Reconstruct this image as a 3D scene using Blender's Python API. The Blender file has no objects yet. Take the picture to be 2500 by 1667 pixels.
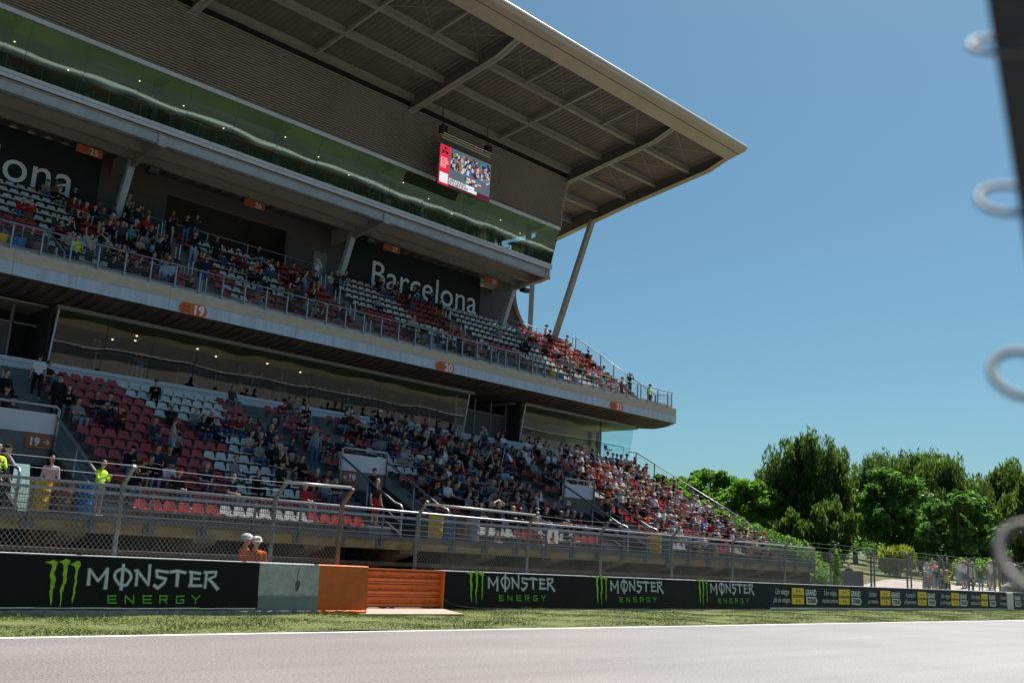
import bpy, bmesh, math, random
import numpy as np
from mathutils import Vector, Matrix, Euler
from mathutils.bvhtree import BVHTree
random.seed(11); rng = np.random.default_rng(5)
S = bpy.context.scene; COL = S.collection

# ---------------------------------------------------------------- camera
F_PX, CXP, CYP, CAM_H = 2430.6, 1250.0, 833.5, 1.55          # photograph pixels (2500 x 1667)
def nrm(a):
    a = np.array(a, float); return a / np.linalg.norm(a)
_X = nrm((2452, -658.5, -2430.6)); _Z = np.array((598, 11200, -2430.6)); _Z = nrm(_Z - _X * np.dot(_Z, _X))
ROT = np.array([_X, np.cross(_Z, _X), _Z]); CAMP = np.array((0, 0, CAM_H))
def ray(u, v): return ROT @ nrm((u - CXP, -(v - CYP), -F_PX))
def aty(u, v, y): d = ray(u, v); return CAMP + d * y / d[1]
def atz(u, v, z): d = ray(u, v); return CAMP + d * (z - CAM_H) / d[2]
def atx(u, v, x): d = ray(u, v); return CAMP + d * x / d[0]
def proj(P):
    p = ROT.T @ (np.array(P, float) - CAMP); return CXP + F_PX * p[0] / -p[2], CYP - F_PX * p[1] / -p[2]
def inframe(P, m=40):
    p = ROT.T @ (np.array(P, float) - CAMP)
    if p[2] > -.2: return False
    u, v = CXP + F_PX * p[0] / -p[2], CYP - F_PX * p[1] / -p[2]
    return -m < u < 2500 + m and -m < v < 1667 + m
cam = bpy.data.objects.new('camera', bpy.data.cameras.new('camera')); COL.objects.link(cam)
mw = Matrix.Identity(4)
for r in range(3):
    for c in range(3): mw[r][c] = ROT[r][c]
mw.translation = (0, 0, CAM_H); cam.matrix_world = mw
cam.data.sensor_width = 36; cam.data.lens = 36 * F_PX / 2500; cam.data.clip_start = .05; cam.data.clip_end = 3000
cam.data.dof.use_dof = True; cam.data.dof.focus_distance = 38; cam.data.dof.aperture_fstop = 2.8
S.camera = cam

# ---------------------------------------------------------------- sky, sun, exposure
SUN = nrm((0.52, 0.085, 1.0)); SUN_EL = math.asin(SUN[2]); SUN_AZ = math.atan2(SUN[0], SUN[1])
W = bpy.data.worlds.new('World'); S.world = W; W.use_nodes = True
nt = W.node_tree; bg = nt.nodes['Background']
sky = nt.nodes.new('ShaderNodeTexSky'); sky.sky_type = 'NISHITA'; sky.sun_disc = False
sky.sun_elevation = SUN_EL; sky.sun_rotation = SUN_AZ; sky.altitude = 100; sky.air_density = 1.0; sky.dust_density = 1.4; sky.ozone_density = 1.6
tint = nt.nodes.new('ShaderNodeMix'); tint.data_type = 'RGBA'; tint.blend_type = 'MULTIPLY'; tint.inputs[0].default_value = 1; tint.inputs[7].default_value = (.63, .95, .99, 1)
nt.links.new(sky.outputs[0], tint.inputs[6]); nt.links.new(tint.outputs[2], bg.inputs[0]); bg.inputs[1].default_value = 0.060
sun = bpy.data.objects.new('sun', bpy.data.lights.new('sun', 'SUN')); COL.objects.link(sun)
sun.data.energy = 5.0; sun.data.angle = math.radians(.53); sun.data.color = (1, .955, .89)
sun.rotation_euler = Vector(SUN).to_track_quat('Z', 'Y').to_euler(); sun.location = (0, 0, 60)
S.view_settings.view_transform = 'Standard'; S.view_settings.look = 'None'
S.view_settings.exposure = 0.62; S.view_settings.gamma = 1; S.view_settings.use_curve_mapping = False
S.render.engine = 'CYCLES'; S.cycles.use_denoising = True
S.cycles.max_bounces = 7; S.cycles.diffuse_bounces = 4; S.cycles.glossy_bounces = 3; S.cycles.transparent_max_bounces = 24
S.cycles.transmission_bounces = 4; S.cycles.sample_clamp_indirect = 8

# ---------------------------------------------------------------- materials
def M(name, col, rough=.6, metal=0., var=0., vscale=3., bump=0., bscale=30., col2=None, stretch=(1, 1, 1), spec=.5, detail=5., emit=0., lo=.35, hi=.65):
    m = bpy.data.materials.new(name); m.use_nodes = True; n = m.node_tree; b = n.nodes['Principled BSDF']
    b.inputs['Base Color'].default_value = (*col, 1); b.inputs['Roughness'].default_value = rough
    b.inputs['Metallic'].default_value = metal; b.inputs['Specular IOR Level'].default_value = spec
    m.diffuse_color = (*col, 1)
    if emit:
        b.inputs['Emission Color'].default_value = (*col, 1); b.inputs['Emission Strength'].default_value = emit
    if var or col2 or bump:
        g = n.nodes.new('ShaderNodeNewGeometry'); mp = n.nodes.new('ShaderNodeMapping')
        n.links.new(g.outputs['Position'], mp.inputs['Vector']); mp.inputs['Scale'].default_value = stretch
    if var or col2:
        t = n.nodes.new('ShaderNodeTexNoise'); t.inputs['Scale'].default_value = vscale; t.inputs['Detail'].default_value = detail
        t.inputs['Roughness'].default_value = .65
        n.links.new(mp.outputs[0], t.inputs['Vector'])
        r = n.nodes.new('ShaderNodeValToRGB'); r.color_ramp.elements[0].position = lo; r.color_ramp.elements[1].position = hi
        a = col if not var else tuple(max(0, c * (1 - var)) for c in col)
        z = col2 if col2 else tuple(min(1, c * (1 + var)) for c in col)
        r.color_ramp.elements[0].color = (*a, 1); r.color_ramp.elements[1].color = (*z, 1)
        n.links.new(t.outputs['Fac'], r.inputs[0]); n.links.new(r.outputs[0], b.inputs['Base Color'])
    if bump:
        t2 = n.nodes.new('ShaderNodeTexNoise'); t2.inputs['Scale'].default_value = bscale; t2.inputs['Detail'].default_value = 4
        n.links.new(mp.outputs[0], t2.inputs['Vector'])
        bp = n.nodes.new('ShaderNodeBump'); bp.inputs['Strength'].default_value = bump; bp.inputs['Distance'].default_value = .02
        n.links.new(t2.outputs['Fac'], bp.inputs['Height']); n.links.new(bp.outputs[0], b.inputs['Normal'])
    return m
def glass_mat(name, tint, refl, wob=.0):
    m = bpy.data.materials.new(name); m.use_nodes = True; n = m.node_tree; n.nodes.remove(n.nodes['Principled BSDF'])
    o = n.nodes['Material Output']; tr = n.nodes.new('ShaderNodeBsdfTransparent'); tr.inputs[0].default_value = (*tint, 1)
    gl = n.nodes.new('ShaderNodeBsdfGlossy'); gl.inputs['Roughness'].default_value = .015; gl.inputs['Color'].default_value = (.78, .95, .80, 1) if 'green' in name else (.9, .93, .9, 1)
    fr = n.nodes.new('ShaderNodeFresnel'); fr.inputs[0].default_value = 1.6
    ma = n.nodes.new('ShaderNodeMath'); ma.operation = 'ADD'; ma.use_clamp = True; ma.inputs[1].default_value = refl
    n.links.new(fr.outputs[0], ma.inputs[0])
    mx = n.nodes.new('ShaderNodeMixShader'); n.links.new(ma.outputs[0], mx.inputs[0]); n.links.new(tr.outputs[0], mx.inputs[1]); n.links.new(gl.outputs[0], mx.inputs[2])
    n.links.new(mx.outputs[0], o.inputs['Surface'])
    if wob:
        g = n.nodes.new('ShaderNodeNewGeometry'); t = n.nodes.new('ShaderNodeTexNoise'); t.inputs['Scale'].default_value = .35; t.inputs['Detail'].default_value = 1
        n.links.new(g.outputs['Position'], t.inputs['Vector']); bp = n.nodes.new('ShaderNodeBump'); bp.inputs['Strength'].default_value = wob; bp.inputs['Distance'].default_value = .05
        n.links.new(t.outputs['Fac'], bp.inputs['Height']); n.links.new(bp.outputs[0], gl.inputs['Normal']); n.links.new(bp.outputs[0], fr.inputs['Normal'])
    m.diffuse_color = (*tint, 1)
    return m

# ---------------------------------------------------------------- mesh helpers
def tag(o, label=None, cat=None, group=None, kind=None):
    if label: o['label'] = label
    if cat: o['category'] = cat
    if group: o['group'] = group
    if kind: o['kind'] = kind
    return o
def empty(name, loc=(0, 0, 0), label=None, cat=None, group=None, kind=None):
    o = bpy.data.objects.new(name, None); COL.objects.link(o); o.location = loc; o.empty_display_size = .2
    return tag(o, label, cat, group, kind)
def link(name, me, parent=None):
    o = bpy.data.objects.new(name, me); COL.objects.link(o)
    if parent: o.parent = parent; o.matrix_parent_inverse = Matrix.Translation(parent_loc(parent)).inverted()
    return o
def parent_loc(p):
    v = Vector(p.location)
    while p.parent: p = p.parent
    return v
class MB:
    def __init__(s): s.v = []; s.f = []; s.m = []; s.cm = 0
    def mat(s, i): s.cm = i; return s
    def add(s, vs, fs):
        k = len(s.v); s.v += [tuple(map(float, q)) for q in vs]
        for q in fs: s.f.append(tuple(i + k for i in q)); s.m.append(s.cm)
        return s
    def box(s, x0, x1, y0, y1, z0, z1):
        return s.add([(x0, y0, z0), (x1, y0, z0), (x1, y1, z0), (x0, y1, z0), (x0, y0, z1), (x1, y0, z1), (x1, y1, z1), (x0, y1, z1)],
                     [(0, 3, 2, 1), (4, 5, 6, 7), (0, 1, 5, 4), (1, 2, 6, 5), (2, 3, 7, 6), (3, 0, 4, 7)])
    def bbox(s, x0, x1, y0, y1, z0, z1, b=.01):      # box with chamfered edges (24 verts)
        p = []
        for sx, xa in ((0, x0), (1, x1)):
            for sy, ya in ((0, y0), (1, y1)):
                for sz, za in ((0, z0), (1, z1)):
                    dx = b if sx == 0 else -b; dy = b if sy == 0 else -b; dz = b if sz == 0 else -b
                    p += [(xa, ya + dy, za + dz), (xa + dx, ya, za + dz), (xa + dx, ya + dy, za)]
        bm = bmesh.new(); 
        for q in p: bm.verts.new(q)
        r = bmesh.ops.convex_hull(bm, input=bm.verts); bm.verts.index_update()
        bmesh.ops.dissolve_limit(bm, angle_limit=.01, verts=bm.verts, edges=bm.edges); bm.verts.index_update()
        s.add([v.co for v in bm.verts], [[v.index for v in f.verts] for f in bm.faces]); bm.free(); return s
    def prism_x(s, prof, x0, x1, cap=True):          # prof: list of (y, z) counter-clockwise
        n = len(prof); vs = [(x0, y, z) for y, z in prof] + [(x1, y, z) for y, z in prof]
        fs = [(i, (i + 1) % n, n + (i + 1) % n, n + i) for i in range(n)]
        if cap: fs += [tuple(range(n))[::-1], tuple(range(n, 2 * n))]
        return s.add(vs, fs)
    def prism_y(s, prof, y0, y1):                    # prof: (x, z)
        n = len(prof); vs = [(x, y0, z) for x, z in prof] + [(x, y1, z) for x, z in prof]
        return s.add(vs, [(i, n + i, n + (i + 1) % n, (i + 1) % n) for i in range(n)] + [tuple(range(n)), tuple(range(n, 2 * n))[::-1]])
    def prism_z(s, prof, z0, z1):
        n = len(prof); vs = [(x, y, z0) for x, y in prof] + [(x, y, z1) for x, y in prof]
        return s.add(vs, [(i, (i + 1) % n, n + (i + 1) % n, n + i) for i in range(n)] + [tuple(range(n))[::-1], tuple(range(n, 2 * n))])
    def bar(s, a, b, w, h=None, up=(0, 0, 1), r0=0., r1=0.):     # rectangular bar a->b
        h = w if h is None else h; a = Vector(a); b = Vector(b); d = (b - a).normalized(); u = Vector(up)
        if abs(d.dot(u)) > .98: u = Vector((0, 1, 0))
        x = d.cross(u).normalized() * w / 2; y = x.cross(d).normalized() * h / 2
        vs = [a - x - y, a + x - y, a + x + y, a - x + y, b - x - y, b + x - y, b + x + y, b - x + y]
        return s.add(vs, [(0, 1, 2, 3), (7, 6, 5, 4), (0, 4, 5, 1), (1, 5, 6, 2), (2, 6, 7, 3), (3, 7, 4, 0)])
    def tube(s, pts, r, n=8, closed=False):
        pts = [Vector(p) for p in pts]; rr = r if isinstance(r, (list, tuple)) else [r] * len(pts); k = len(s.v); L = len(pts); ref = None; rings = []
        for i, p in enumerate(pts):
            d = (pts[min(i + 1, L - 1)] - pts[max(i - 1, 0)]).normalized()
            if ref is None: ref = Vector((0, 0, 1)) if abs(d.z) < .9 else Vector((0, 1, 0))
            x = d.cross(ref)
            if x.length < 1e-4: x = d.cross(Vector((1, 0, 0)))
            x.normalize(); y = x.cross(d).normalized(); ref = y
            rings.append([p + (x * math.cos(t * 2 * math.pi / n) + y * math.sin(t * 2 * math.pi / n)) * rr[i] for t in range(n)])
        vs = [q for R in rings for q in R]; fs = []
        for i in range(L - 1):
            for t in range(n): fs.append((i * n + t, (i + 1) * n + t, (i + 1) * n + (t + 1) % n, i * n + (t + 1) % n))
        fs += [tuple(range(n)), tuple((L - 1) * n + t for t in range(n))[::-1]]
        return s.add(vs, fs)
    def ibeam_x(s, x0, x1, y, z0, z1, fw=.3, tf=.03, tw=.02):
        s.box(x0, x1, y - fw / 2, y + fw / 2, z0, z0 + tf); s.box(x0, x1, y - fw / 2, y + fw / 2, z1 - tf, z1); s.box(x0, x1, y - tw / 2, y + tw / 2, z0 + tf, z1 - tf); return s
    def quad(s, a, b, c, d): return s.add([a, b, c, d], [(0, 1, 2, 3)])
    def mesh(s, name, mats, smooth=False):
        me = bpy.data.meshes.new(name); me.from_pydata(s.v, [], s.f)
        for m in (mats if isinstance(mats, (list, tuple)) else [mats]): me.materials.append(m)
        if any(s.m): me.polygons.foreach_set('material_index', s.m)
        if smooth: me.polygons.foreach_set('use_smooth', [True] * len(me.polygons))
        me.update(); return me
    def build(s, name, mats, parent=None, smooth=False, **k):
        o = link(name, s.mesh(name, mats, smooth), parent); return tag(o, **k)
def text_mesh(body, size, mat, extrude=.0, align='LEFT', sx=1., shear=0., spacing=1., bold=0.):
    cu = bpy.data.curves.new('lettering', 'FONT'); cu.body = body; cu.size = size; cu.extrude = extrude; cu.align_x = align; cu.shear = shear; cu.space_character = spacing; cu.offset = bold
    cu.resolution_u = 4
    o = bpy.data.objects.new('lettering', cu); COL.objects.link(o)
    me = bpy.data.meshes.new_from_object(o.evaluated_get(bpy.context.evaluated_depsgraph_get())); bpy.data.objects.remove(o); bpy.data.curves.remove(cu)
    me.transform(Matrix.Diagonal((sx, 1, 1, 1))); me.materials.clear(); me.materials.append(mat); return me
TOX = Matrix.Rotation(math.pi / 2, 4, 'X')           # text plane XY -> XZ facing -Y
def put_text(name, body, size, mat, x, y, z, parent, **k):
    me = text_mesh(body, size, mat, **k); me.transform(Matrix.Translation((x, y, z)) @ TOX); return link(name, me, parent)

# ---------------------------------------------------------------- palette
m_asphalt = M('asphalt', (.11, .097, .092), .5, col2=(.45, .405, .385), vscale=26, detail=8, bump=.6, bscale=45, spec=.7, lo=.34, hi=.68)
def asphalt_wear(m):
    n = m.node_tree; b = n.nodes['Principled BSDF']; old = b.inputs['Base Color'].links[0].from_socket; g = n.nodes.new('ShaderNodeNewGeometry')
    for sc, st, lo, hi, amt in ((1.0, (.012, 1.6, 1), .45, .60, .08), (.5, (.5, .9, 1), .3, .7, .22), (2.2, (.006, 3.0, 1), .67, .70, .30)):
        mp = n.nodes.new('ShaderNodeMapping'); mp.inputs['Scale'].default_value = st; mp.inputs['Rotation'].default_value = (0, 0, .012); n.links.new(g.outputs['Position'], mp.inputs['Vector'])
        t = n.nodes.new('ShaderNodeTexNoise'); t.inputs['Scale'].default_value = sc; t.inputs['Detail'].default_value = 6; n.links.new(mp.outputs[0], t.inputs['Vector'])
        r = n.nodes.new('ShaderNodeValToRGB'); r.color_ramp.elements[0].position = lo; r.color_ramp.elements[1].position = hi; r.color_ramp.elements[0].color = (1, 1, 1, 1); r.color_ramp.elements[1].color = (1 - amt,) * 3 + (1,); n.links.new(t.outputs['Fac'], r.inputs[0])
        x = n.nodes.new('ShaderNodeMix'); x.data_type = 'RGBA'; x.blend_type = 'MULTIPLY'; x.inputs[0].default_value = 1; n.links.new(old, x.inputs[6]); n.links.new(r.outputs[0], x.inputs[7]); old = x.outputs[2]
    n.links.new(old, b.inputs['Base Color'])
asphalt_wear(m_asphalt)
m_white_paint = M('track_paint', (.78, .76, .74), .55, var=.06, vscale=4)
m_grass_soil = M('verge_soil', (.095, .13, .028), .95, col2=(.17, .17, .05), vscale=2.5, bump=.5, bscale=25)
m_ground = M('dry_ground', (.13, .12, .05), .95, col2=(.22, .19, .12), vscale=.15)
m_service = M('service_asphalt', (.09, .088, .085), .8, var=.25, vscale=1.2)
m_pad = M('pad_concrete', (.40, .33, .26), .85, var=.15, vscale=3, bump=.3, bscale=20)
m_wall_grey = M('painted_wall_grey', (.43, .435, .435), .8, var=.22, vscale=5, bump=1.0, bscale=11)
m_wall_raw = M('barrier_concrete', (.24, .25, .26), .85, var=.3, vscale=4, bump=1., bscale=14)
m_orange = M('orange_wall_paint', (.62, .13, .012), .6, var=.12, vscale=3, bump=.35, bscale=10)
m_orange_metal = M('orange_rail_paint', (.66, .15, .03), .42, var=.12, vscale=4, bump=.1, bscale=8)
m_vinyl = M('black_vinyl', (.006, .006, .007), .55, bump=.7, bscale=2.6, spec=.22)
m_vinyl_navy = M('navy_vinyl', (.012, .018, .032), .5, col2=(.006, .007, .009), vscale=.3, bump=.22, bscale=3, spec=.18)
m_hem = M('white_hem', (.75, .75, .76), .6)
m_lime = M('lime_print', (.33, .62, .015), .5, col2=(.22, .45, .01), vscale=9)
m_green = M('green_print', (.10, .42, .012), .5)
m_silver = M('silver_print', (.50, .53, .60), .5, col2=(.66, .68, .74), vscale=8)
m_print_white = M('white_print', (.68, .70, .73), .55)
m_yellow_print = M('yellow_print', (.80, .56, .02), .5)
m_red_print = M('red_print', (.50, .03, .012), .5)
m_black_print = M('black_print', (.012, .012, .012), .5)
m_galv = M('galvanised_steel', (.36, .365, .38), .42, metal=.7, var=.18, vscale=6)
m_galv_dull = M('weathered_steel', (.17, .175, .18), .6, metal=.35, var=.25, vscale=5)
m_wire = M('fence_wire', (.36, .34, .31), .45, metal=.5)
m_rust = M('rusty_post', (.22, .12, .07), .7, metal=.2, var=.35, vscale=6)
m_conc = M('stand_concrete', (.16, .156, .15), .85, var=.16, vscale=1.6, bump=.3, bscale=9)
m_conc_shade = M('shaded_concrete', (.03, .027, .024), .9, var=.3, vscale=1.2)  # stand concrete with the shade of the void put into its colour
m_ochre = M('stained_beam', (.46, .30, .11), .85, col2=(.22, .15, .07), vscale=1.5, stretch=(1, 1, 2.5), bump=.3, bscale=8)
m_brown = M('brown_beam', (.19, .13, .075), .85, var=.3, vscale=2)
m_beige = M('beige_upstand', (.55, .455, .345), .8, var=.10, vscale=2.2, bump=.15, bscale=12)
m_fascia = M('steel_fascia', (.43, .46, .51), .5, metal=.35, col2=(.56, .59, .63), vscale=1.2, stretch=(2.5, 1, .25))
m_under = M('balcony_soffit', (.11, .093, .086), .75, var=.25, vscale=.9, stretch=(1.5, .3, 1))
m_clad = M('louvre_bronze', (.37, .325, .275), .5, metal=.1, var=.07, vscale=.35)
m_white_strip = M('white_steel', (.62, .62, .65), .45, var=.06, vscale=.8)
m_steel_grey = M('grey_painted_steel', (.27, .26, .235), .5, var=.10, vscale=1.2)
m_steel_dark = M('dark_painted_steel', (.11, .105, .10), .6, var=.15, vscale=1)
m_girder = M('pale_girder', (.40, .44, .48), .55, var=.10, vscale=1.5, stretch=(1, 1, .3))
m_deck_sheet = M('corrugated_sheet', (.17, .152, .14), .5, metal=.2, var=.12, vscale=.7)
m_nose = M('roof_nose', (.42, .37, .305), .45, metal=.1, var=.07, vscale=.6)
m_backwall = M('banner_navy', (.008, .011, .016), .7)
m_shutter = M('ribbed_shutter', (.075, .066, .066), .6)
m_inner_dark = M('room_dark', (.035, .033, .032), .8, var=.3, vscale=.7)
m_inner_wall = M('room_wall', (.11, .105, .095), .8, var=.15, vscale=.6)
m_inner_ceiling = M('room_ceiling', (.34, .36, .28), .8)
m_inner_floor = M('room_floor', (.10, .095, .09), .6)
m_lettering = M('banner_letters', (.70, .75, .80), .6)
m_rail_grey = M('railing_grey', (.34, .37, .41), .45, metal=.4, var=.1, vscale=2)
m_rail_dark = M('cable_grey', (.26, .25, .25), .5, metal=.5)
m_post_white = M('white_post', (.72, .74, .76), .5)
m_seat_red = M('red_seat', (.37, .030, .020), .42, var=.18, vscale=2.5)
m_seat_white = M('white_seat', (.52, .50, .45), .45, var=.08, vscale=2.5)
m_seat_under = M('seat_bracket', (.16, .13, .10), .7)
m_sign_orange = M('sign_orange', (.66, .115, .012), .5, var=.06, vscale=6)
m_sign_white = M('sign_white', (.80, .80, .80), .5)
m_glass = glass_mat('green_glass', (.72, .83, .72), .12, .15)
m_glass_low = glass_mat('smoked_glass', (.70, .74, .70), .01, .16)
m_glass_clear = glass_mat('clear_blue_glass', (.60, .86, .86), .04)
m_table_red = M('red_table', (.36, .02, .014), .4)
m_lamp = M('ceiling_lamp', (1, .86, .52), .5, emit=1.6)
m_black = M('black_plastic', (.014, .014, .015), .5)
m_rock = M('rock', (.36, .33, .28), .9, var=.3, vscale=2, bump=.8, bscale=5)
m_path = M('pale_path', (.50, .43, .37), .9, var=.1, vscale=.8)

# ---------------------------------------------------------------- ground
def sheet(name, x0, x1, y0, y1, z, mat, nx=1, ny=1, fn=None, **k):
    b = MB(); vs = [(x0 + (x1 - x0) * i / nx, y0 + (y1 - y0) * j / ny) for j in range(ny + 1) for i in range(nx + 1)]
    b.add([(x, y, z + (fn(x, y) if fn else 0)) for x, y in vs], [(j * (nx + 1) + i, j * (nx + 1) + i + 1, (j + 1) * (nx + 1) + i + 1, (j + 1) * (nx + 1) + i) for j in range(ny) for i in range(nx)])
    return b.build(name, mat, kind='structure', **k)
sheet('ground', -900, 1200, -900, 1200, -.03, m_ground)
sheet('race_track', -120, 400, -12, 16.02, 0, m_asphalt)
sheet('pit_lane', -120, 400, -32, -12.0, -.012, m_service)
sheet('track_edge_line', -120, 400, 15.93, 16.12, .005, m_white_paint)
sheet('service_road', -60, 66, 22.4, 56, -.008, m_service)
def bank(x, y):
    t = max(0., min(1., (y - 33) / 30)); r = max(0., min(1., (x - 62) / 12))
    return ((1.2 + .035 * max(0, min(10, y - 24))) * r if y > 23.2 else 0) + r * 2.6 * t * t * (3 - 2 * t) + r * .25 * math.sin(x * .31) * math.sin(y * .27) * t
sheet('grass_bank', 58, 260, 22.6, 140, .0, m_grass_soil, 60, 50, bank)
sheet('pale_path', 62, 200, 24.4, 33.0, .02, m_path, 50, 8, bank)
def verge_z(x, y): return .012 + .02 * math.sin(x * 1.7) * math.sin(y * 2.1) + .015 * math.sin(x * .6)
verge = sheet('grass_verge', -40, 160, 16.12, 21.9, 0.0, m_grass_soil, 160, 6, verge_z)
b = MB(); b.prism_z([(15.2, 19.82), (18.5, 19.7), (20.1, 22.9), (15.2, 23.1)], -.02, .05); b.build('gate_pad', m_pad, kind='structure')
# grass blades
def grass():
    N = 120000; xs = 4.5 + rng.random(N) ** 1.5 * 70; ys = 16.14 + rng.random(N) * 5.6
    keep = ~((xs < 15.7) & (ys > 19.95)) & ~((ys > 19.75) & (xs > 15.1) & (xs < 18.4 + (ys - 19.7) * .5)) & ~(ys > 21.7)
    xs, ys = xs[keep], ys[keep]; n = len(xs); a = rng.random(n) * 6.283
    patch = np.sin(xs * .9 + np.sin(ys * 1.3) * 2) * .5 + .5
    h = (.018 + .026 * rng.random(n)) * (.6 + .7 * patch); edge = (ys > np.where(xs < 15.7, 19.75, 21.45)); h = np.where(edge, h * 1.8, h)
    w = .006 + .007 * rng.random(n); lean = h * .7; la = rng.random(n) * 6.283
    z = np.array([verge_z(x, y) for x, y in zip(xs, ys)]) - .004
    v = np.empty((n, 3, 3)); v[:, 0] = np.stack([xs - np.cos(a) * w, ys - np.sin(a) * w, z], 1); v[:, 1] = np.stack([xs + np.cos(a) * w, ys + np.sin(a) * w, z], 1)
    v[:, 2] = np.stack([xs + np.cos(la) * lean, ys + np.sin(la) * lean, z + h], 1)
    me = bpy.data.meshes.new('grass'); me.from_pydata(v.reshape(-1, 3).tolist(), [], np.arange(3 * n).reshape(-1, 3).tolist())
    for c in ((.105, .185, .028), (.18, .23, .045), (.085, .155, .02), (.27, .25, .09)):
        me.materials.append(M('grass_blade', c, .8))
    mi = np.where(rng.random(n) < .30 + .3 * (1 - patch), rng.choice([1, 3, 1], n), rng.choice([0, 2, 0, 1], n)); me.polygons.foreach_set('material_index', mi.astype(int)); me.update()
    tag(link('grass', me), 'short dry grass growing between the white track line and the barrier', 'grass', kind='stuff')
grass()
# ---------------------------------------------------------------- barrier walls
YL, YR = 20.0, 21.75
def wall_profile(y, h, t=.42): return [(y - .0, .0), (y + t + .05, 0), (y + t, h - .02), (y + t - .02, h), (y + .075, h), (y + .055, h - .02)]
LW = empty('barrier_wall', (10, YL, 0), 'concrete track barrier with a large black energy drink banner, then grey, then orange paint', 'barrier')
def wall_piece(name, x0, x1, y, h, mat, parent, seg=.35):
    b = MB(); n = max(1, int((x1 - x0) / seg)); pr = wall_profile(y, h)
    for k in range(n):
        a, c = x0 + (x1 - x0) * k / n, x0 + (x1 - x0) * (k + 1) / n
        b.prism_x(pr, a, c, cap=(k in (0, n - 1)))
    return b.build(name, mat, parent)
wall_piece('black_section', -8, 12.45, YL, 1.14, m_wall_raw, LW, 4)
wall_piece('grey_section', 12.45, 14.07, YL, 1.16, m_wall_grey, LW, 4)
wall_piece('orange_section', 14.07, 15.52, YL, 1.16, m_orange, LW, 4)
def rough_strip(name, x0, x1, y, z0, z1, depth, mat, parent, amp=.02, step=.12):
    b = MB(); n = int((x1 - x0) / step); pts = []
    for k in range(n + 1):
        x = x0 + (x1 - x0) * k / n; j = random.uniform(-amp, amp) * (1 if random.random() < .85 else 2.5)
        pts.append([(x, y - depth + j * .5, z0), (x, y - depth + j, z1 - .02 + j * .4), (x, y - depth * .3, z1 + j * .5), (x, y + .12, z1 + .01)])
    vs = [q for p in pts for q in p]; fs = []
    for k in range(n):
        for r in range(3): fs.append((k * 4 + r, k * 4 + 4 + r, k * 4 + 5 + r, k * 4 + 1 + r))
    fs += [(0, 1, 2, 3), tuple(n * 4 + r for r in (3, 2, 1, 0))]
    return b.add(vs, fs).build(name, mat, parent)
rough_strip('footing', -8, 14.07, YL, -.01, .125, .05, m_wall_raw, LW)
rough_strip('orange_footing', 14.08, 15.45, YL, -.01, .13, .06, m_orange, LW, .03)
b = MB(); b.box(12.46, 14.06, YL - .012, YL + .02, .13, .43); b.build('darker_band', M('dark_band', (.20, .23, .25), .75, var=.1, vscale=4, bump=.3, bscale=12), LW)
b = MB()
for pts in ([(13.42, .70), (13.46, .77), (13.53, .78), (13.56, .70), (13.54, .62), (13.49, .53), (13.45, .55), (13.43, .64)],): b.prism_y([(x, z) for x, z in pts], YL + .030 - .004, YL + .06)
b.build('chip', M('chip_dark', (.10, .105, .11), .95, var=.3, vscale=20), LW)
b = MB(); b.tube([(13.49, YL + .045, 1.10), (13.5, YL + .04, .98), (13.46, YL + .035, .86), (13.47, YL + .033, .78)], .006, 5); b.build('crack', m_black_print, LW)
def smear(name, x0, x1, z0, z1, y, mat, parent, n=9, seed=1):
    r = random.Random(seed); b = MB()
    for k in range(n):
        x = r.uniform(x0, x1); z = r.uniform(z0, z1); L = r.uniform(.08, .45); t = r.uniform(.002, .007); s = r.uniform(-.12, .05)
        b.add([(x, y - k * .0002, z), (x + L, y - k * .0002, z + L * s - t * .4), (x + L, y - k * .0002, z + L * s), (x, y - k * .0002, z + t)], [(0, 1, 2, 3)])
    tag(b.build(name, mat, parent), kind='stuff')
m_scuff_d = M('rubber_scuff', (.09, .085, .08), .9); m_scuff_l = M('pale_scuff', (.09, .09, .095), .8)
smear('scuff_marks', 12.5, 13.7, .45, 1.0, YL - .002, m_scuff_d, LW, 8, 3); smear('scuff_marks', 14.1, 15.2, .2, .95, YL - .003, M('orange_scuff', (.30, .09, .03), .9), LW, 9, 5)
smear('scuff_marks', -2, 12, .2, .9, YL - .050, m_scuff_l, LW, 26, 7)
# black banner and its hems
def banner_panel(name, x0, x1, y, z0, z1, mat, parent, tilt=.05, sag=0.):
    b = MB(); n = int((x1 - x0) / .5) + 1; vs = []
    for k in range(n + 1):
        x = x0 + (x1 - x0) * k / n; s = sag * random.uniform(-1, 1)
        for r in range(5):
            t = r / 4; vs.append((x, y + tilt * t + .006 * math.sin(x * 2.3 + r * 1.9) * (0 if r in (0, 4) else 1), z0 + s * (1 - t) + (z1 - z0) * t))
    fs = [(k * 5 + r, k * 5 + 5 + r, k * 5 + 6 + r, k * 5 + 1 + r) for k in range(n) for r in range(4)]
    return b.add(vs, fs).build(name, mat, parent, smooth=True)
banner_panel('banner', -8, 12.44, YL - .032, .15, 1.125, m_vinyl, LW, .06, .01)
b = MB()
for k in range(60):
    x0 = -8 + k * .34
    if random.random() < .9: b.box(x0, x0 + .335, YL - .04, YL - .028, .148 + random.uniform(-.004, .004), .166 + random.uniform(-.004, .006))
b.build('hem', m_hem, LW)
b = MB(); b.box(-8, 12.44, YL + .02, YL + .40, 1.142, 1.158); b.build('cap_edge', m_hem, LW)

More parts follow.
